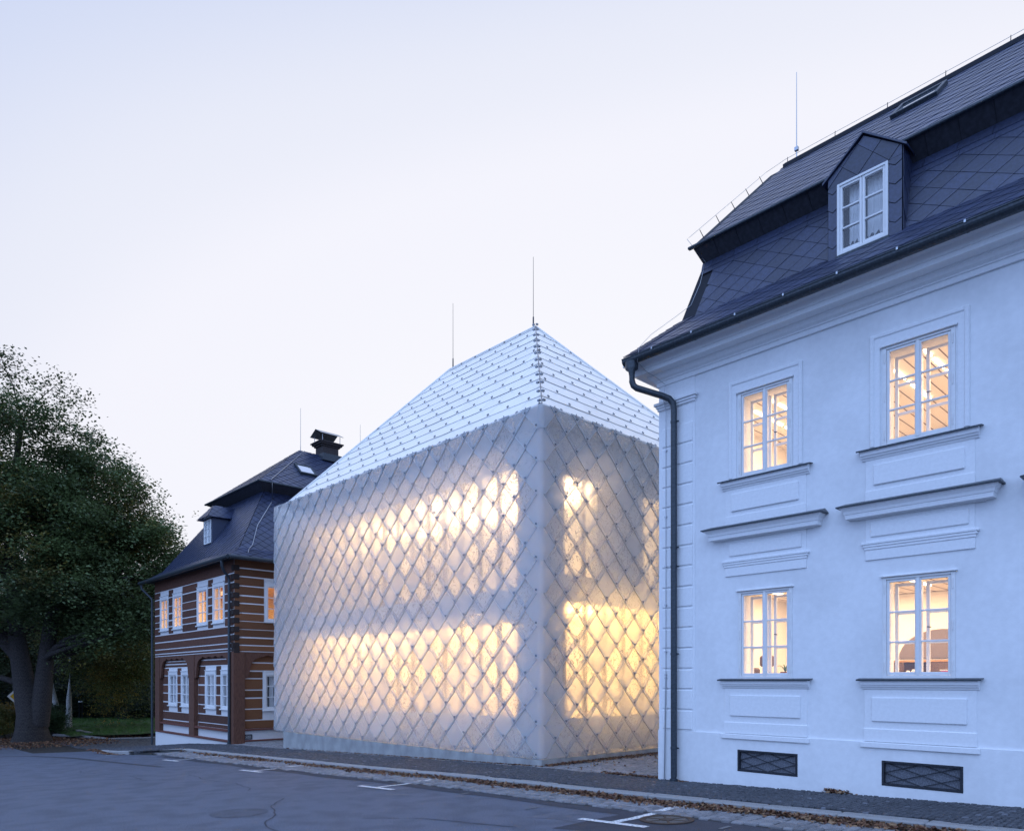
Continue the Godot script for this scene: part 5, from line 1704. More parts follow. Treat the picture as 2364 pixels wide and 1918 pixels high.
# ---------------------------------------------------------------- the log house on the left
func log_window(h: Node3D, T: Transform3D, x0: float, x1: float, y0: float, y1: float, lit: bool) -> void:
	# in a wall whose face is z = 0 in T
	var win := Node3D.new()
	win.name = "window"
	h.add_child(win, true)
	win.position = h.global_transform.affine_inverse() * (T * Vector3((x0 + x1) * 0.5, y0, 0))
	var g := Geo.new()
	var c := 0.105
	g.bev(Vector3(x0 + 0.03, y0 + 0.05, -0.06), Vector3(x0 + 0.03 + c, y1 - 0.0001, 0.045), 0.008)
	g.bev(Vector3(x1 - 0.03 - c, y0 + 0.05, -0.06), Vector3(x1 - 0.03, y1 - 0.0001, 0.045), 0.008)
	g.bev(Vector3(x0 + 0.03 + c, y1 - 0.16, -0.06), Vector3(x1 - 0.03 - c, y1 - 0.0002, 0.044), 0.008)
	g.bev(Vector3(x0 + 0.01, y1, -0.06), Vector3(x1 - 0.01, y1 + 0.035, 0.065), 0.008)
	g.bev(Vector3(x0 - 0.02, y0, -0.06), Vector3(x1 + 0.02, y0 + 0.05, 0.085), 0.008)
	g.bev(Vector3(x0 + 0.03 + c, y0 + 0.0505, -0.06), Vector3(x1 - 0.03 - c, y0 + 0.13, 0.04), 0.008)
	put(win, "casing", g, M.paint, T)
	var a := x0 + 0.03 + c; var b := x1 - 0.03 - c
	var lo := y0 + 0.13; var hi := y1 - 0.16
	var mid := (a + b) * 0.5
	g = Geo.new()
	for q in [[a, lo, a + 0.038, hi], [b - 0.038, lo, b, hi], [mid - 0.036, lo, mid + 0.036, hi]]:
		g.bev(Vector3(q[0], q[1], -0.05), Vector3(q[2], q[3], 0.012), 0.005)
	for s in 2:
		var u: float = [a + 0.0382, mid + 0.0362][s]; var w: float = [mid - 0.0362, b - 0.0382][s]
		for yy in [lo, lo + (hi - lo) / 3.0, lo + (hi - lo) * 2.0 / 3.0, hi]:
			var hh := 0.018 if yy > lo and yy < hi else 0.045
			g.bev(Vector3(u, maxf(lo, yy - hh), -0.045), Vector3(w, minf(hi, yy + hh), 0.008), 0.004)
	put(win, "sash", g, M.paint, T)
	for s in 2:
		var u: float = [a + 0.03, mid + 0.03][s]; var w: float = [mid - 0.03, b - 0.03][s]
		for k in 3:
			g = Geo.new()
			var ya := lo + (hi - lo) * k / 3.0 + 0.01; var yb := lo + (hi - lo) * (k + 1) / 3.0 - 0.01
			g.quad(Vector3(u, ya, -0.02), Vector3(w, ya, -0.02), Vector3(w, yb, -0.02), Vector3(u, yb, -0.02), Vector3(0, 0, 1))
			put(win, "pane", g, M.pane, T)
	if not lit:
		g = Geo.new()
		for k in 16:
			var xa := lerpf(a, b, k / 16.0); var xb := lerpf(a, b, (k + 1) / 16.0)
			if k == 7 or k == 3: continue
			g.quad(Vector3(xa, lo, -0.2 + 0.02 * sin(k * 2.0)), Vector3(xb, lo, -0.2 + 0.02 * sin((k + 1) * 2.0)), Vector3(xb, hi, -0.2 + 0.02 * sin((k + 1) * 2.0)), Vector3(xa, hi, -0.2 + 0.02 * sin(k * 2.0)), Vector3(0, 0, 1))
		put(win, "curtain", g, M.curtain, T)

func logs(h: Node3D, T: Transform3D, kind: String, x0: float, x1: float, tops: Array, bottom: float, holes: Array, r: RandomNumberGenerator) -> void:
	# timbers between the limewashed joints: tops holds the height of each joint line, from the top down
	for k in tops.size():
		var top: float = tops[k]
		var low: float = tops[k + 1] if k + 1 < tops.size() else bottom
		var ivs := [[x0, x1]]
		for q in holes:
			if q.position.y < top - 0.06 and q.end.y > low + 0.06:
				var nx := []
				for iv in ivs:
					if q.end.x <= iv[0] or q.position.x >= iv[1]: nx.append(iv); continue
					if q.position.x > iv[0] + 0.02: nx.append([iv[0], q.position.x])
					if q.end.x < iv[1] - 0.02: nx.append([q.end.x, iv[1]])
				ivs = nx
		for iv in ivs:
			var g := Geo.new()
			var j0 := r.randf_range(-0.009, 0.009); var j1 := r.randf_range(-0.009, 0.009)
			g.bev(Vector3(iv[0], low + 0.023 + j0, -0.10), Vector3(iv[1], top - 0.023 + j1, r.randf_range(0.012, 0.026)), 0.014)
			put(h, "log", g, M["%s%d" % [kind, r.randi() % 4]], T)

func log_house() -> void:
	var h := thing("log_house", "brown log house with white joint stripes and dark slate mansard roof", "house", Vector3(-24.6, -0.9, -7.0))
	var r := RandomNumberGenerator.new()
	r.seed = 31
	var ZF := -0.25
	var TF := Transform3D(Basis(), Vector3(0, 0, ZF))
	var XS := -19.9
	var TS := Transform3D(Basis(Vector3(0, 0, -1), Vector3(0, 1, 0), Vector3(1, 0, 0)), Vector3(XS, 0, 0))
	var up := [[-28.50, -27.30], [-26.75, -25.52], [-23.78, -22.55], [-22.04, -20.80]]
	var dn := [[-27.82, -26.62], [-26.16, -24.96], [-23.28, -22.10], [-21.60, -20.39]]
	var hu := []
	for w in up: hu.append(rect(w[0], 4.10, w[1], 5.77))
	var hd := []
	for w in dn: hd.append(rect(w[0], 0.64, w[1], 2.26))
	# limewashed wall behind the timbers
	var inset := func(a: Array) -> Array:
		var o := []
		for q in a: o.append(q.grow(-0.09))
		return o
	var g := Geo.new()
	g.t = TF
	g.wall(-29.29, -19.92, 2.95, 6.6, 0.28, inset.call(hu))
	put(h, "joint_wall", g, M.limewash)
	g = Geo.new()
	g.t = Transform3D(Basis(), Vector3(0, 0, ZF - 0.16))
	g.wall(-29.29, -19.92, -1.6, 2.9495, 0.25, inset.call(hd))
	put(h, "joint_wall", g, M.limewash)
	var su := rect(1.44, 4.12, 2.62, 5.76)
	var sd := rect(1.44, 0.60, 2.62, 2.22)
	g = Geo.new()
	g.t = TS
	g.wall(0.5305, 13.8, 2.95, 6.6, 0.28, [su.grow(-0.09)])
	put(h, "joint_wall", g, M.limewash)
	g = Geo.new()
	g.t = Transform3D(TS.basis, Vector3(XS - 0.14, 0, 0))
	g.wall(0.67, 13.8, -1.6, 2.9495, 0.25, [sd.grow(-0.09)])
	put(h, "joint_wall", g, M.limewash)
	put(h, "back_wall", B3(-29.29, -1.6, -13.9, -20.2, 6.6, -13.6), M.limewash)
	put(h, "far_wall", B3(-29.29, -1.6, -13.5995, -29.0, 6.6, -0.665), M.limewash)
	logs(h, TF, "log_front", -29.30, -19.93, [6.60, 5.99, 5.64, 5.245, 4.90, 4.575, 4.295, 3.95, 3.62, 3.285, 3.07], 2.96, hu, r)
	logs(h, TS, "log_side_lit", 0.252, 4.2, [6.60, 6.20, 5.87, 5.52, 5.135, 4.825, 4.455, 4.14, 3.825, 3.51, 3.21], 2.96, [su], r)
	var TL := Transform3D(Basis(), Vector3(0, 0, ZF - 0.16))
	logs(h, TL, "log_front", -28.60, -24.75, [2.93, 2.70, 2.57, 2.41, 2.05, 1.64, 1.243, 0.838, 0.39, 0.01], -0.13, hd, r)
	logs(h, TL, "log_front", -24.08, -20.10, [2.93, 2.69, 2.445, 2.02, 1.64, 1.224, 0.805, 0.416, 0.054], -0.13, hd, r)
	logs(h, Transform3D(TS.basis, Vector3(XS - 0.14, 0, 0)), "log_side_lit", 0.66, 4.2, [2.93, 2.85, 2.53, 2.204, 1.90, 1.457, 1.134, 0.706, 0.259], -0.10, [sd], r)
	# notched ends at the upper corner
	for k in 11:
		var y: float = [6.2, 5.85, 5.5, 5.14, 4.82, 4.48, 4.16, 3.82, 3.5, 3.2, 3.0][k]
		put(h, "notch_end", C3(-20.08, y - 0.11, -0.44, -19.855, y + 0.10, -0.205 + 0.02 * (k % 2), 0.012), M.log_end)
	# posts, braces with scalloped edges, beams
	put(h, "post", C3(-29.22, -0.56, -0.44, -28.62, 2.949, -0.22, 0.015), M.post_wood)
	put(h, "post", C3(-24.72, -0.56, -0.44, -24.12, 2.949, -0.22, 0.015), M.post_wood)
	put(h, "post", C3(-20.22, -0.645, -0.66, -19.86, 2.949, -0.19, 0.015), M.post_wood)
	for bay in [[-28.62, -24.72], [-24.12, -20.22]]:
		put(h, "arched_brace", arch_board(bay[0], bay[1], 2.945, 0.0, 0.10), M.post_wood, Transform3D(Basis(), Vector3(0, 0, -0.355)))
	put(h, "arched_brace", arch_board(0.66, 4.6, 2.945, 0.0, 0.10), M.post_wood, Transform3D(TS.basis, Vector3(XS - 0.105, 0, 0)))
	for bay in [[-28.62, -24.72], [-24.12, -20.22]]:
		put(h, "sill_beam", C3(bay[0], -0.20, -0.44, bay[1], -0.115, -0.25, 0.01), M.stain_red)
	put(h, "sill_beam", C3(-29.25, -0.60, -0.44, -20.22, -0.535, -0.20, 0.01), M.stain_red)
	put(h, "sill_beam", C3(-20.1, -0.14, -4.2, -19.92, -0.075, -0.665, 0.01), M.stain_red)
	put(h, "sill_beam", C3(-20.1, -0.57, -4.2, -19.90, -0.51, -0.665, 0.01), M.stain_red)
	put(h, "plinth", B3(-29.25, -1.7, -0.60, -20.25, -0.601, -0.26), M.limewash)
	put(h, "plinth", B3(-20.3, -1.7, -13.8, -19.95, -0.571, -0.67), M.limewash)
	put(h, "plinth_stone", C3(-20.3, -1.0, -0.70, -19.75, -0.64, -0.14, 0.02), M.limewash)
	# vent in the plinth
	g = Geo.new()
	for q in [[0.70, -0.485, 0.73, -0.29], [0.98, -0.485, 1.01, -0.29], [0.73, -0.315, 0.98, -0.29], [0.73, -0.485, 0.98, -0.46]]:
		g.box(Vector3(q[0], q[1], -0.05), Vector3(q[2], q[3], 0.02))
	for q in [[0.73, -0.46, 0.98, -0.315], [0.73, -0.315, 0.98, -0.46], [0.73, -0.39, 0.855, -0.315], [0.855, -0.46, 0.98, -0.39], [0.73, -0.39, 0.855, -0.46], [0.855, -0.315, 0.98, -0.39]]:
		g.tube([Vector3(q[0], q[1], 0.0), Vector3(q[2], q[3], 0.0)], [0.008, 0.008], 5)
	put(h, "plinth_vent", g, M.iron, Transform3D(TS.basis, Vector3(XS - 0.13, 0, 0)))
	for w in up: log_window(h, TF, w[0], w[1], 4.10, 5.74, true)
	for w in dn: log_window(h, TL, w[0], w[1], 0.64, 2.23, false)
	log_window(h, TS, 1.44, 2.62, 4.12, 5.73, true)
	log_window(h, Transform3D(TS.basis, Vector3(XS - 0.14, 0, 0)), 1.44, 2.62, 0.60, 2.19, false)
	# rooms
	var rn := Node3D.new()
	rn.name = "room"
	h.add_child(rn, true)
	rn.position = Vector3(-24.6, 3.2, -3) - h.position
	room(rn, -28.9, -20.3, 3.1, 6.2, -5.5, -0.54, M.warm_room, M.warm_wood, false)
	put(rn, "cupboard", C3(-20.9, 3.1, -4.4, -20.4, 5.0, -3.0, 0.02), M.warm_wood)
	put(rn, "room_beam", B3(-28.8, 6.0, -2.2, -20.4, 6.19, -2.0), M.warm_wood)
	area_light(Vector3(-26.4, 5.9, -2.6), Vector2(1.6, 1.0), 17.0, Color(1.0, 0.80, 0.50))
	area_light(Vector3(-22.2, 5.9, -2.6), Vector2(1.6, 1.0), 26.0, Color(1.0, 0.76, 0.40))
	put(rn, "ceiling_light", B3(-27.2, 5.93, -3.1, -25.6, 5.96, -2.1), M.led_soft)
	put(rn, "ceiling_light", B3(-23.0, 5.93, -3.1, -21.4, 5.96, -2.1), M.led_soft)
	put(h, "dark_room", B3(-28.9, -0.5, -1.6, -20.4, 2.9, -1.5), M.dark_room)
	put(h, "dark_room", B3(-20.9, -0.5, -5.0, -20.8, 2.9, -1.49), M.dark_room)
	log_roof(h)

func arch_board(x0: float, x1: float, top: float, d0: float, d1: float) -> Geo:
	# board with quarter-round braces at both ends and a wavy lower edge between
	var g := Geo.new()
	var p := PackedVector2Array()
	p.append(Vector2(x0, top)); p.append(Vector2(x0, top - 1.05))
	p.append(Vector2(x0 + 0.13, top - 1.0)); p.append(Vector2(x0 + 0.20, top - 0.8))
	for k in 7:
		var an := PI - PI * 0.5 * k / 6.0
		p.append(Vector2(x0 + 0.78 + 0.56 * cos(an), top - 0.68 + 0.50 * sin(an)))
	var n := 28
	for k in n + 1:
		var f := k / float(n)
		p.append(Vector2(lerpf(x0 + 0.9, x1 - 0.9, f), top - 0.13 - 0.06 * absf(sin(f * PI * 3.0)) + 0.02))
	for k in 7:
		var an := PI * 0.5 - PI * 0.5 * k / 6.0
		p.append(Vector2(x1 - 0.78 + 0.56 * cos(an), top - 0.68 + 0.50 * sin(an)))
	p.append(Vector2(x1 - 0.20, top - 0.8)); p.append(Vector2(x1 - 0.13, top - 1.0))
	p.append(Vector2(x1, top - 1.05)); p.append(Vector2(x1, top))
	g.prism(p, d0, d1)
	return g

func log_roof(h: Node3D) -> void:
	var xm := -24.6; var zm := -7.1
	# profile on the front right hip: half width in x from the middle, z, height
	var pr := [Vector3(5.27, 6.52, 0.20), Vector3(4.50, 7.0, -0.52), Vector3(2.40, 9.96, -2.48), Vector3(2.98, 10.22, -1.98), Vector3(0.02, 12.88, -5.32)]
	var pt := func(k: int, sx: float, sz: float) -> Vector3:
		var q: Vector3 = pr[k]
		return Vector3(xm + sx * q.x, q.y, q.z if sz > 0 else 2.0 * zm - q.z)
	var g := Geo.new()
	var so := Geo.new()
	for k in 4:
		for s in [1.0, -1.0]:
			var want := Vector3(0, 0.6, s); var wx := Vector3(s, 0.6, 0)
			var gg := g
			if k == 2:
				gg = so; want = Vector3(0, -1, 0.2 * s); wx = Vector3(0.2 * s, -1, 0)
			gg.quad(pt.call(k, -1.0, s), pt.call(k, 1.0, s), pt.call(k + 1, 1.0, s), pt.call(k + 1, -1.0, s), want)
			gg.quad(pt.call(k, s, -1.0), pt.call(k, s, 1.0), pt.call(k + 1, s, 1.0), pt.call(k + 1, s, -1.0), wx)
	g.quad(pt.call(0, -1.0, 1.0), pt.call(0, 1.0, 1.0), pt.call(0, 1.0, -1.0), pt.call(0, -1.0, -1.0), Vector3(0, -1, 0))
	put(h, "roof_deck", g, M.slate_under)
	put(h, "soffit", so, M.soffit)
	g = Geo.new()
	for s in [[-2.98, -1.98, 2.98, -1.98], [2.98, -1.98, 2.98, -12.22]]:
		g.tube([Vector3(xm + s[0], 10.24, s[1]), Vector3(xm + s[2], 10.24, s[3])], [0.045, 0.045], 6)
	put(h, "eave_trim", g, M.metal_dark)
	var S := slates()
	var rh := rhomb(0.46, 0.36, 0.010)
	for side in 2:
		var U := Vector3.RIGHT if side == 0 else Vector3(0, 0, -1)
		for k in [0, 1, 3]:
			var p: Vector3 = pr[k]; var q: Vector3 = pr[k + 1]
			var V := Vector3(0, q.y - p.y, q.z - p.z) if side == 0 else Vector3(q.x - p.x, q.y - p.y, 0)
			var L := V.length(); V /= L
			var N := U.cross(V).normalized()
			var b := PackedVector2Array()
			var org: Vector3
			if side == 0:
				org = Vector3(xm, p.y, p.z)
				b = poly([-p.x, 0, p.x, 0, q.x, L, -q.x, L])
			else:
				org = Vector3(xm + p.x, p.y, 0)
				b = poly([-p.z, 0, -(2.0 * zm - p.z), 0, -(2.0 * zm - q.z), L, -q.z, L])
			field(h, ["foot_slate", "mansard_slate", "", "roof_slate"][k], org + N * 0.012, U, V, b, rh, Vector2(0.46, 0), Vector2(0.23, 0.18), 0.008, 0.042, S, [40, 150, 0, 110][k], 60 + side * 5 + k)
	# gutters, pipes
	g = Geo.new()
	g.tube([Vector3(-30.0, 6.50, 0.24), Vector3(-19.28, 6.50, 0.24)], [0.085, 0.085], 10)
	g.tube([Vector3(-19.28, 6.50, 0.24), Vector3(-19.28, 6.50, -4.5)], [0.085, 0.085], 10)
	put(h, "gutter", g, M.metal_dark)
	g = Geo.new()
	g.tube([Vector3(-20.0, 6.45, 0.2), Vector3(-20.0, 6.2, 0.18), Vector3(-20.05, 6.05, 0.1), Vector3(-20.12, 5.85, -0.1), Vector3(-20.13, 5.7, -0.14), Vector3(-20.13, -0.62, -0.14)], [0.075, 0.06, 0.055, 0.055, 0.055, 0.055], 10)
	for y in [5.2, 3.4, 1.6, 0.0]:
		g.tube([Vector3(-20.13, y - 0.02, -0.14), Vector3(-20.13, y + 0.02, -0.14)], [0.065, 0.065], 10)
	g.tube([Vector3(-20.13, -0.68, -0.14), Vector3(-20.13, -0.5, -0.14)], [0.085, 0.06], 10)
	put(h, "downpipe", g, M.metal_dark)
	g = Geo.new()
	g.tube([Vector3(-29.85, 6.45, 0.2), Vector3(-29.85, 6.25, 0.18), Vector3(-29.7, 6.0, 0.0), Vector3(-29.45, 5.75, -0.16), Vector3(-29.42, 5.6, -0.16), Vector3(-29.42, -1.25, -0.16)], [0.075, 0.06, 0.055, 0.055, 0.055, 0.055], 10)
	put(h, "downpipe", g, M.metal_dark)
	# chimney with a tin cowl
	var c := Node3D.new()
	c.name = "chimney"
	h.add_child(c, true)
	c.position = Vector3(-24.6, 12.5, -6.8) - h.position
	put(c, "stack", C3(-24.95, 12.3, -7.25, -24.25, 13.45, -6.38, 0.01), M.brick_dark)
	g = Geo.new()
	g.bev(Vector3(-25.0, 13.30, -7.32), Vector3(-24.2, 13.38, -6.31), 0.01)
	g.bev(Vector3(-25.07, 13.38, -7.40), Vector3(-24.13, 13.46, -6.23), 0.01)
	g.bev(Vector3(-25.12, 13.46, -7.46), Vector3(-24.08, 13.52, -6.17), 0.01)
	put(c, "corbel", g, M.brick_dark)
	for q in [[-25.0, -7.3], [-24.2, -7.3], [-25.0, -6.35], [-24.2, -6.35]]:
		g = Geo.new()
		g.tube([Vector3(q[0], 13.5, q[1]), Vector3(q[0], 13.86, q[1])], [0.018, 0.018], 6)
		put(c, "cowl_leg", g, M.galvanised)
	g = Geo.new()
	var ca := [Vector3(-25.15, 13.84, -7.45), Vector3(-24.05, 13.84, -7.45), Vector3(-24.05, 13.84, -6.18), Vector3(-25.15, 13.84, -6.18)]
	var ra := Vector3(-24.6, 14.12, -7.45); var rb := Vector3(-24.6, 14.12, -6.18)
	for o in [0.0, 0.012]:
		var dv := Vector3(0, o, 0)
		g.quad(ca[0] + dv, ca[3] + dv, rb + dv, ra + dv, Vector3(-1, 2, 0) * (1.0 if o > 0 else -1.0))
		g.quad(ca[1] + dv, ca[2] + dv, rb + dv, ra + dv, Vector3(1, 2, 0) * (1.0 if o > 0 else -1.0))
	put(c, "cowl", g, M.galvanised)
	put(c, "flashing", C3(-25.15, 12.55, -7.5, -24.05, 12.90, -6.3, 0.01), M.metal_dark)
	# roof window on the right upper slope
	var V := Vector3(pr[4].x - pr[3].x, pr[4].y - pr[3].y, 0).normalized()
	var U := Vector3(0, 0, -1)
	var N := U.cross(V).normalized()
	var tf := Transform3D(Basis(U, V, N), Vector3(-22.66, 11.17, -4.38) + N * 0.02)
	var sk := Node3D.new()
	sk.name = "roof_window"
	h.add_child(sk, true)
	sk.position = tf.origin - h.position
	g = Geo.new()
	for q in [[0.0, 0.0, 0.84, 0.09], [0.0, 0.75, 0.84, 0.84], [0.0, 0.0902, 0.08, 0.7498], [0.76, 0.0902, 0.84, 0.7498]]:
		g.bev(Vector3(q[0], q[1], -0.03), Vector3(q[2], q[3], 0.10), 0.01)
	put(sk, "frame", g, M.metal_dark, tf)
	put(sk, "pane", B3(0.07, 0.08, 0.06, 0.77, 0.76, 0.07), M.skylight, tf)
	# lightning rod and wire
	for q in [-5.4, -8.7]:
		g = Geo.new()
		g.tube([Vector3(xm, 12.8, q), Vector3(xm, 13.2, q), Vector3(xm, 14.95, q)], [0.02, 0.012, 0.008], 6)
		put(h, "lightning_rod", g, M.galvanised)
	g = Geo.new()
	var ln := [Vector3(xm, 12.93, -5.6), Vector3(-23.2, 11.72, -4.15), Vector3(-21.75, 10.42, -2.6), Vector3(-21.55, 10.2, -2.55), Vector3(-21.9, 9.55, -2.72), Vector3(-20.75, 8.15, -1.55), Vector3(-20.2, 7.22, -1.10), Vector3(-19.7, 6.95, -0.75), Vector3(-19.45, 6.75, -0.6)]
	var rr := []
	for k in ln.size(): rr.append(0.014)
	g.tube(ln, rr, 5)
	put(h, "lightning_wire", g, M.metal_bright)
	# dormer in the front slope
	var d := Node3D.new()
	d.name = "dormer"
	h.add_child(d, true)
	d.position = Vector3(-24.6, 7.8, -1.0) - h.position
	put(d, "front", B3(-25.115, 7.55, -1.4, -24.085, 8.97, -1.0), M.slate0)
	for s in [-25.12, -24.08]:
		g = Geo.new()
		g.quad(Vector3(s, 7.55, -1.4), Vector3(s, 7.55, -1.0), Vector3(s, 8.95, -1.0), Vector3(s, 8.95, -2.2), Vector3(signf(s + 24.6), 0, 0))
		g.quad(Vector3(s - signf(s + 24.6) * 0.003, 7.55, -1.4), Vector3(s - signf(s + 24.6) * 0.003, 7.55, -1.0), Vector3(s - signf(s + 24.6) * 0.003, 8.95, -1.0), Vector3(s - signf(s + 24.6) * 0.003, 8.95, -2.2), Vector3(-signf(s + 24.6), 0, 0))
		put(d, "cheek", g, M.slate0)
	g = Geo.new()
	var e := [Vector3(-25.27, 8.92, -0.76), Vector3(-23.93, 8.92, -0.76), Vector3(-23.93, 8.92, -2.3), Vector3(-25.27, 8.92, -2.3)]
	var ta := Vector3(-24.6, 9.56, -1.25); var tb := Vector3(-24.6, 9.56, -2.5)
	g.tri(e[0], e[1], ta, Vector3(0, 1, 1))
	g.quad(e[1], e[2], tb, ta, Vector3(1, 1, 0))
	g.quad(e[0], e[3], tb, ta, Vector3(-1, 1, 0))
	g.quad(e[0], e[1], e[2], e[3], Vector3(0, -1, 0))
	put(d, "dormer_roof", g, M.slate1)
	var Vd: Vector3 = tb - e[2]; Vd.z = 0
	var Ld: float = Vd.length(); Vd /= Ld
	field(d, "dormer_slate", Vector3(-23.93, 8.92, 0) + Vector3(0.01, 0.012, 0), Vector3(0, 0, -1), Vd, poly([0.76, 0, 2.3, 0, 2.4, Ld, 1.25, Ld]), rhomb(0.42, 0.44), Vector2(0.42, 0), Vector2(0.21, 0.22), 0.008, 0.03, S, 30, 81)
	var Vf: Vector3 = ta - e[0]; Vf.x = 0
	var Lf: float = Vf.length(); Vf /= Lf
	field(d, "dormer_slate", Vector3(-24.6, 8.92, -0.76) + Vector3(0, 0.012, 0.01), Vector3.RIGHT, Vf, poly([-0.67, 0, 0.67, 0, 0, Lf]), rhomb(0.42, 0.36), Vector2(0.42, 0), Vector2(0.21, 0.18), 0.008, 0.03, S, 30, 82)
	g = Geo.new()
	for q in [[-24.99, 7.84, -24.93, 8.88], [-24.27, 7.84, -24.21, 8.88], [-24.63, 7.84, -24.57, 8.88]]:
		g.bev(Vector3(q[0], q[1], -1.02), Vector3(q[2], q[3], -0.96), 0.006)
	for y in [7.84, 8.17, 8.50, 8.83]:
		g.bev(Vector3(-24.93, y, -1.015), Vector3(-24.27, y + (0.05 if y < 7.9 or y > 8.8 else 0.03), -0.963), 0.006)
	put(d, "window_frame", g, M.paint)
	put(d, "curtain", B3(-24.93, 7.85, -1.0, -24.27, 8.87, -0.995), M.curtain)
	put(d, "pane", B3(-24.93, 7.85, -0.985, -24.27, 8.87, -0.98), M.skylight_clear)

# ---------------------------------------------------------------- trees, shrubs, sign
func twig(sz: float, leaves: int, sd: int) -> ArrayMesh:
	var r := RandomNumberGenerator.new()
	r.seed = sd
	var v := PackedVector3Array()
	var n := PackedVector3Array()
	var c := PackedColorArray()
	for k in leaves:
		var o := Vector3(r.randf_range(-0.32, 0.32), r.randf_range(-0.22, 0.22), r.randf_range(-0.32, 0.32)) * (sz / 0.13)
		var bs := Basis.from_euler(Vector3(r.randf_range(-0.9, 0.9), r.randf() * TAU, r.randf_range(-0.7, 0.7)))
		var a := o + bs * Vector3(-0.5, 0, 0) * sz * 1.15
		var b := o + bs * Vector3(0.0, 0.06, 0.36) * sz
		var d := o + bs * Vector3(0.5, -0.08, 0) * sz * 1.15
		var e := o + bs * Vector3(0.0, 0.06, -0.36) * sz
		var nn := (bs * Vector3.UP)
		var col := r.randf_range(0.75, 1.2)
		for q in [a, d, b, a, e, d]:
			v.append(q); n.append(nn); c.append(Color(col, col, col))
	var m := ArrayMesh.new()
	var arr := []
	arr.resize(Mesh.ARRAY_MAX)
	arr[Mesh.ARRAY_VERTEX] = v
	arr[Mesh.ARRAY_NORMAL] = n
	arr[Mesh.ARRAY_COLOR] = c
	m.add_surface_from_arrays(Mesh.PRIMITIVE_TRIANGLES, arr)
	return m

func limb(g: Geo, a: Vector3, b: Vector3, r0: float, r1: float, r: RandomNumberGenerator, sag := 0.12) -> void:
	var pts := []
	var rad := []
	var L := a.distance_to(b)
	var side := Vector3(r.randf_range(-1, 1), r.randf_range(-0.2, 0.6), r.randf_range(-1, 1)) * L * sag
	for k in 6:
		var f := k / 5.0
		pts.append(a.lerp(b, f) + side * sin(PI * f) + Vector3(r.randf_range(-1, 1), r.randf_range(-1, 1), r.randf_range(-1, 1)) * L * 0.015 * (1.0 if k > 0 and k < 5 else 0.0))
		rad.append(lerpf(r0, r1, f))
	g.tube(pts, rad, 7)

# lobes: [centre offset, radii, number of clumps]; every clump is a flattened cloud of twigs at the end of a limb
func tree(called: String, label: String, group: String, at: Vector3, stems: Array, lobes: Array, opt: Dictionary) -> Node3D:
	var r := RandomNumberGenerator.new()
	r.seed = opt.get("seed", 1)
	var t := thing(called, label, opt.get("category", "tree"), at, group)
	var g := Geo.new()
	for st in stems:
		var pts := []
		var rad := []
		for q in st:
			pts.append(at + q[0])
			rad.append(q[1])
		g.tube(pts, rad, 12)
	var tips := []
	for st in stems: tips.append_array(st.slice(1))
	var lg := Geo.new()
	var xfs := []
	var cols := []
	var base: Color = opt.get("color", Color(0.05, 0.075, 0.025))
	var warm: float = opt.get("warm", 0.1)
	var tw: int = opt.get("twigs", 120)
	var cr: float = opt.get("clump", 1.3)
	var hang: float = opt.get("hang", 0.0)
	for lb in lobes:
		for k in lb[2]:
			var d := Vector3(r.randfn(), r.randfn() * 0.9, r.randfn()).normalized()
			var f := pow(r.randf_range(0.12, 1.0), 0.42)
			var c: Vector3 = lb[0] + d * lb[1] * f
			var best: Array = stems[0][0]
			var bd := 1e9
			for q in tips:
				var dd: float = q[0].distance_to(c) + maxf(0.0, q[0].y - c.y) * 0.8
				if dd < bd: bd = dd; best = q
			if r.randf() < opt.get("limbs", 0.7):
				limb(lg, at + best[0], at + c, minf(best[1] * 0.5, 0.04 + bd * 0.022), 0.015, r)
			var tone := r.randf_range(0.6, 1.45)
			var autumn := r.randf() < warm
			var sz := cr * r.randf_range(0.6, 1.3)
			for q in int(tw * r.randf_range(0.6, 1.3)):
				var o := Vector3(r.randfn(), r.randfn() * 0.55, r.randfn()) * sz * 0.46
				o.y -= (o.x * o.x + o.z * o.z) * 0.12 + hang * absf(r.randfn()) * 1.4
				var p := at + c + o
				if p.y < at.y + 0.2: continue
				xfs.append(Transform3D(Basis.from_euler(Vector3(r.randf_range(-0.5, 0.5), r.randf() * TAU, r.randf_range(-0.5, 0.5))) * Basis().scaled(Vector3.ONE * r.randf_range(0.75, 1.3)), p))
				var s := tone * r.randf_range(0.75, 1.25)
				var cc := Color(base.r * s, base.g * s, base.b * s)
				if autumn and r.randf() < 0.7: cc = Color(base.r * s * 1.9, base.g * s * 1.15, base.b * s * 0.8)
				cols.append(cc)
	put(t, "trunk", g, M[opt.get("bark", "bark")])
	if lg.v.size(): put(t, "limbs", lg, M[opt.get("limb_bark", "bark")])
	scatter(t, "crown", twig(opt.get("leaf", 0.13), opt.get("leaves", 7), opt.get("seed", 1)), M.foliage, xfs, cols, "stuff")
	return t

func at_px(u: float, z: float, y: float) -> Vector3:
	# place at a picture column and a distance, used to lay out the park
	var x := (u - 1182.0) / 1675.0 * z
	var p := EYE + Vector3(cos(YAW), 0, -sin(YAW)) * x + Vector3(-sin(YAW), 0, -cos(YAW)) * z
	p.y = y
	return p

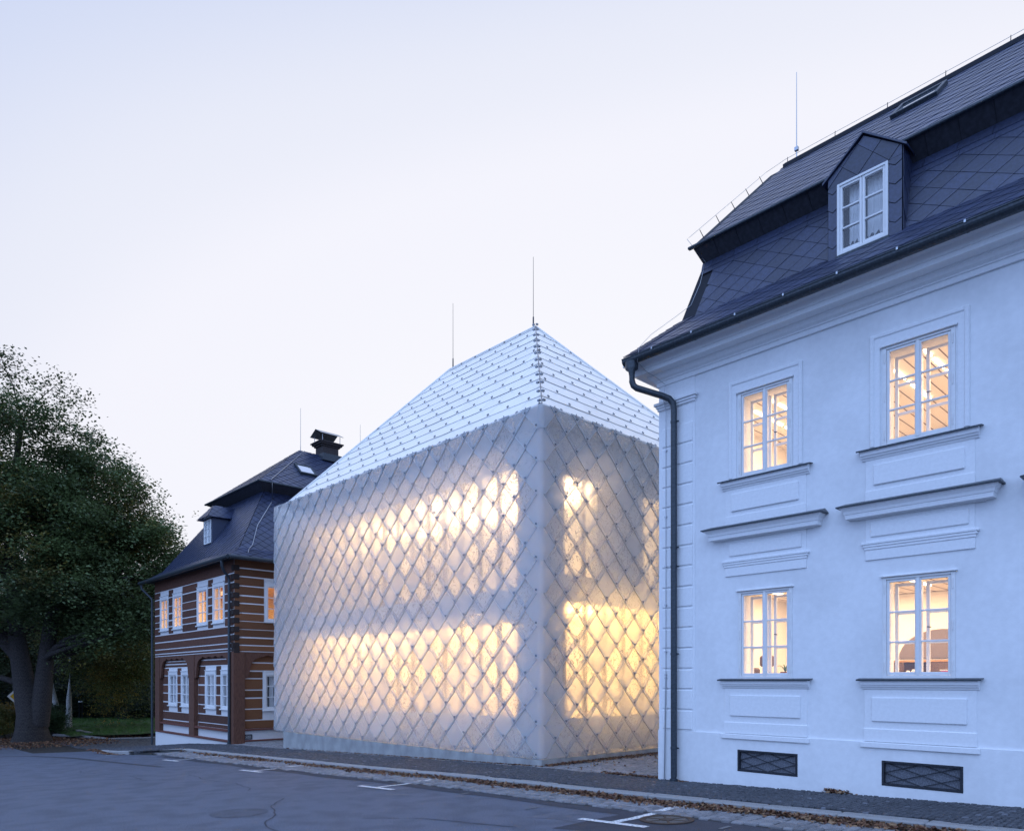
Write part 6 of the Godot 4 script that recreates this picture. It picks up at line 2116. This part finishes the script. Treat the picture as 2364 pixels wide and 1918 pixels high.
func park() -> void:
	var o := Vector3(-38.66, -1.42, 3.16)
	# twin-stemmed old lime tree
	tree("lime_tree", "huge old lime tree with a forked trunk at the left edge of the road", "", o,
		[[[Vector3(0, -0.3, 0), 1.12], [Vector3(0.0, 0.3, 0), 0.86], [Vector3(-0.05, 1.4, 0.05), 0.66], [Vector3(-0.25, 3.0, 0.3), 0.52], [Vector3(-0.45, 5.6, 0.6), 0.42], [Vector3(-0.55, 9.0, 0.9), 0.34], [Vector3(-0.2, 13.0, 0.9), 0.22], [Vector3(0.2, 17.0, 0.5), 0.10]],
		[[Vector3(0.25, 0.8, -0.25), 0.52], [Vector3(0.38, 2.2, -0.40), 0.48], [Vector3(0.55, 4.4, -0.55), 0.38], [Vector3(0.75, 7.5, -0.9), 0.34], [Vector3(1.4, 11.0, -1.6), 0.24], [Vector3(1.9, 14.5, -2.2), 0.1]],
		[[Vector3(-0.35, 4.4, 0.5), 0.34], [Vector3(-1.6, 6.6, 1.9), 0.28], [Vector3(-2.4, 9.6, 2.6), 0.2], [Vector3(-2.6, 13.5, 2.6), 0.1]],
		[[Vector3(0.7, 7.0, -0.85), 0.26], [Vector3(2.6, 9.0, -2.9), 0.2], [Vector3(4.0, 11.0, -4.2), 0.08]]],
		[[Vector3(-1.0, 14.5, 1.2), Vector3(5.2, 6.0, 5.2), 90], [Vector3(0.4, 10.2, -0.2), Vector3(7.2, 4.6, 7.2), 105], [Vector3(2.2, 12.4, -2.3), Vector3(3.6, 3.4, 3.8), 60], [Vector3(3.6, 8.8, -3.5), Vector3(4.0, 3.4, 4.2), 60], [Vector3(-3.0, 9.5, 4.2), Vector3(6.0, 5.5, 5.0), 60], [Vector3(3.4, 6.2, -2.8), Vector3(4.0, 1.6, 4.0), 24]],
		{"seed": 4, "twigs": 95, "clump": 1.45, "leaf": 0.14, "leaves": 7, "color": Color(0.080, 0.116, 0.040), "warm": 0.20})
	# slender white birch leaning beside it, another behind
	var b := at_px(146, 47.0, -1.43)
	tree("birch_tree", "white-barked birch leaning left with drooping foliage, right of the old tree", "", b,
		[[[Vector3(0, -0.1, 0), 0.24], [Vector3(-0.35, 1.4, 0.3), 0.17], [Vector3(-0.75, 3.6, 0.7), 0.15], [Vector3(-0.95, 7.0, 0.8), 0.13], [Vector3(-0.6, 10.5, 0.4), 0.06]]],
		[[Vector3(1.4, 5.8, -1.6), Vector3(2.4, 2.2, 2.4), 26], [Vector3(0.4, 8.5, -0.6), Vector3(2.6, 2.8, 2.6), 26]],
		{"seed": 8, "twigs": 110, "clump": 1.0, "leaf": 0.09, "leaves": 8, "hang": 0.6, "color": Color(0.150, 0.180, 0.058), "warm": 0.25, "bark": "birch_bark"})
	b = at_px(158, 49.0, -1.43)
	tree("birch_tree", "darker birch with two drooping curtains of leaves in front of the lawn hedge", "", b,
		[[[Vector3(0, -0.1, 0), 0.22], [Vector3(0.05, 2.0, 0.0), 0.16], [Vector3(0.15, 5.0, -0.1), 0.13], [Vector3(0.4, 9.5, -0.3), 0.07]]],
		[[Vector3(2.4, 4.8, -2.6), Vector3(1.9, 1.6, 1.9), 22], [Vector3(3.2, 6.2, -3.4), Vector3(2.2, 1.8, 2.2), 24], [Vector3(1.0, 8.0, -1.0), Vector3(2.6, 2.6, 2.6), 24]],
		{"seed": 9, "twigs": 120, "clump": 1.0, "leaf": 0.09, "leaves": 8, "hang": 1.0, "color": Color(0.150, 0.185, 0.055), "warm": 0.2, "bark": "birch_bark"})
	# background trees, each with its own crown
	var rows := [
		[-70.0, 52.0, 15.0, 5.0, 0.10, "broad dark tree at the left edge behind the road sign"],
		[40.0, 66.0, 13.0, 5.5, 0.05, "dark tree deep in the park straight behind the forked trunk"],
		[150.0, 70.0, 12.0, 5.5, 0.0, "dark tree deep in the park behind the two birches"],
		[255.0, 66.0, 12.5, 5.0, 0.1, "dense dark tree at the back of the lawn, left of the log house"],
		[330.0, 60.0, 11.5, 4.2, 0.1, "dark tree close behind the left edge of the log house"],
		[425.0, 58.0, 14.6, 3.0, 0.2, "light feathery tree whose top shows above the log house roof"],
		[385.0, 70.0, 12.0, 4.5, 0.0, "dark tree farthest back, mostly hidden by the log house"]]
	var k := 0
	for q in rows:
		var p := at_px(q[0], q[1], -1.4)
		var H: float = q[2]; var R: float = q[3]
		var thin: bool = k == 5
		tree("park_tree", q[5], "trees at the back of the park", p,
			[[[Vector3(0, -0.2, 0), 0.45], [Vector3(0.1, 2.0, 0), 0.34], [Vector3(0.2, H * 0.5, 0.1), 0.22], [Vector3(0.1, H * 0.85, 0), 0.08]]],
			[[Vector3(0, H * 0.66, 0), Vector3(R, H * 0.34, R), 22 if thin else 44], [Vector3(0, H * 0.36, 0), Vector3(R * 1.05, H * 0.26, R * 1.05), 6 if thin else 40]],
			{"seed": 20 + k, "twigs": 70 if thin else 120, "clump": 1.2 if thin else 1.7, "leaf": 0.17, "leaves": 7, "color": Color(0.086, 0.115, 0.043) if thin else Color(0.050, 0.072, 0.037), "warm": 0.15})
		k += 1
	# shrubs along the back of the lawn and at the foot of the old tree
	var sh := [
		[-40.0, 44.0, 2.2, 2.2, "low leafy shrub at the left edge in front of the road sign"],
		[8.0, 42.0, 2.0, 1.6, "shrub with yellowing leaves left of the forked trunk"],
		[120.0, 43.0, 1.9, 0.7, "dark green shrub tight against the right side of the forked trunk"],
		[190.0, 60.0, 3.4, 3.0, "dark hedge shrub at the left end of the lawn"],
		[235.0, 61.0, 3.8, 3.0, "dark hedge shrub behind the middle of the lawn"],
		[285.0, 60.0, 4.2, 3.0, "greyish shrub at the back of the lawn, right of the birch foliage"],
		[335.0, 57.0, 4.0, 3.0, "dark shrub at the back of the lawn against the log house"],
		[60.0, 64.0, 4.2, 3.6, "dark thicket seen past the left side of the birch"],
		[140.0, 64.0, 4.4, 3.6, "dark thicket seen between the two birch stems"],
		[-30.0, 60.0, 4.5, 4.5, "dark thicket behind the road sign"]]
	k = 0
	for q in sh:
		var p := at_px(q[0], q[1], -1.4)
		tree("shrub", q[4], "shrubs of the park", p,
			[[[Vector3(0, -0.2, 0), 0.08], [Vector3(0.05, q[2] * 0.5, 0), 0.05], [Vector3(0, q[2] * 0.8, 0.05), 0.02]]],
			[[Vector3(0, q[2] * 0.48, 0), Vector3(q[3] * 0.8, q[2] * 0.48, q[3] * 0.8), 22 if k < 3 else 40]],
			{"category": "shrub", "seed": 50 + k, "twigs": 110, "clump": 0.6 if k < 3 else 1.1, "leaf": 0.08 if k < 3 else 0.13, "leaves": 8, "limbs": 0.2, "color": [Color(0.072, 0.101, 0.036), Color(0.115, 0.122, 0.032), Color(0.050, 0.094, 0.040)][k] if k < 3 else (Color(0.072, 0.083, 0.065) if k == 5 else Color(0.036, 0.054, 0.029)), "warm": 0.3 if k == 1 else 0.05})
		k += 1
	# priority-road sign half hidden by the trunk
	var s := at_px(33, 43.0, -1.4)
	var c := EYE - s
	var f := atan2(c.x, c.z) + 0.35
	var tf := Transform3D(Basis(Vector3.UP, f), Vector3(s.x, 0, s.z))
	var t := thing("road_sign", "yellow and white diamond road sign half hidden behind the forked trunk", "road sign", s)
	var yc := 0.90
	for q in [[0.40, "panel", "sign_white", 0.0], [0.25, "yellow_field", "sign_yellow", 0.012]]:
		var g := Geo.new()
		g.prism(poly([0, yc - q[0], q[0], yc, 0, yc + q[0], -q[0], yc]), q[3], q[3] + 0.01)
		put(t, q[1], g, M[q[2]], tf)
	var pg := Geo.new()
	pg.tube([Vector3(0, -1.45, -0.04), Vector3(0, 1.2, -0.04)], [0.03, 0.03], 8)
	put(t, "post", pg, M.galvanised, tf)
	# small white board far back on the lawn
	s = at_px(185, 57.0, -1.3)
	t = thing("notice_board", "small white board on two posts far back across the lawn", "sign board", s)
	tf = Transform3D(Basis(Vector3.UP, 0.9), Vector3(s.x, 0, s.z))
	put(t, "board", C3(-0.16, 0.12, -0.02, 0.16, 0.24, 0.02, 0.004), M.sign_white, tf)
	for x in [-0.12, 0.12]:
		put(t, "post", B3(x - 0.015, -1.4, -0.05, x + 0.015, 0.2, -0.021), M.iron, tf)

func _ready() -> void:
	rng.seed = 1
	# camera: level, with the lens shifted up
	var cam := Camera3D.new()
	cam.name = "camera"
	cam.position = EYE
	cam.rotation = Vector3(0, YAW, 0)
	cam.projection = Camera3D.PROJECTION_FRUSTUM
	cam.near = 0.1
	cam.far = 400.0
	cam.size = 0.1 * 1918.0 / 1675.17
	cam.frustum_offset = Vector2(0, 0.1 * (1571.05 - 959.0) / 1675.17)
	add_child(cam)
	cam.current = true
	# sky and soft dusk light from above and behind the camera
	var env := Environment.new()
	env.background_mode = Environment.BG_SKY
	var sm := PanoramaSkyMaterial.new()
	sm.panorama = sky_image()
	var sky := Sky.new()
	sky.sky_material = sm
	env.sky = sky
	env.background_energy_multiplier = 1.0
	env.tonemap_mode = Environment.TONE_MAPPER_LINEAR
	env.tonemap_exposure = 1.0
	env.sdfgi_enabled = true
	env.ssao_enabled = true
	env.ssil_enabled = true
	var we := WorldEnvironment.new()
	we.name = "world_environment"
	we.environment = env
	add_child(we)
	var sun := DirectionalLight3D.new()
	sun.name = "dusk_light"
	sun.light_color = Color(0.80, 0.90, 1.0)
	sun.light_energy = 0.12
	sun.light_angular_distance = 60.0
	sun.sky_mode = DirectionalLight3D.SKY_MODE_LIGHT_ONLY
	sun.shadow_enabled = true
	sun.rotation_degrees = Vector3(-58, 25, 0)
	add_child(sun)
	materials()
	ground()
	white_house()
	glass_house()
	log_house()
	manhole()
	furnishings()
	park()
	leaf_litter()
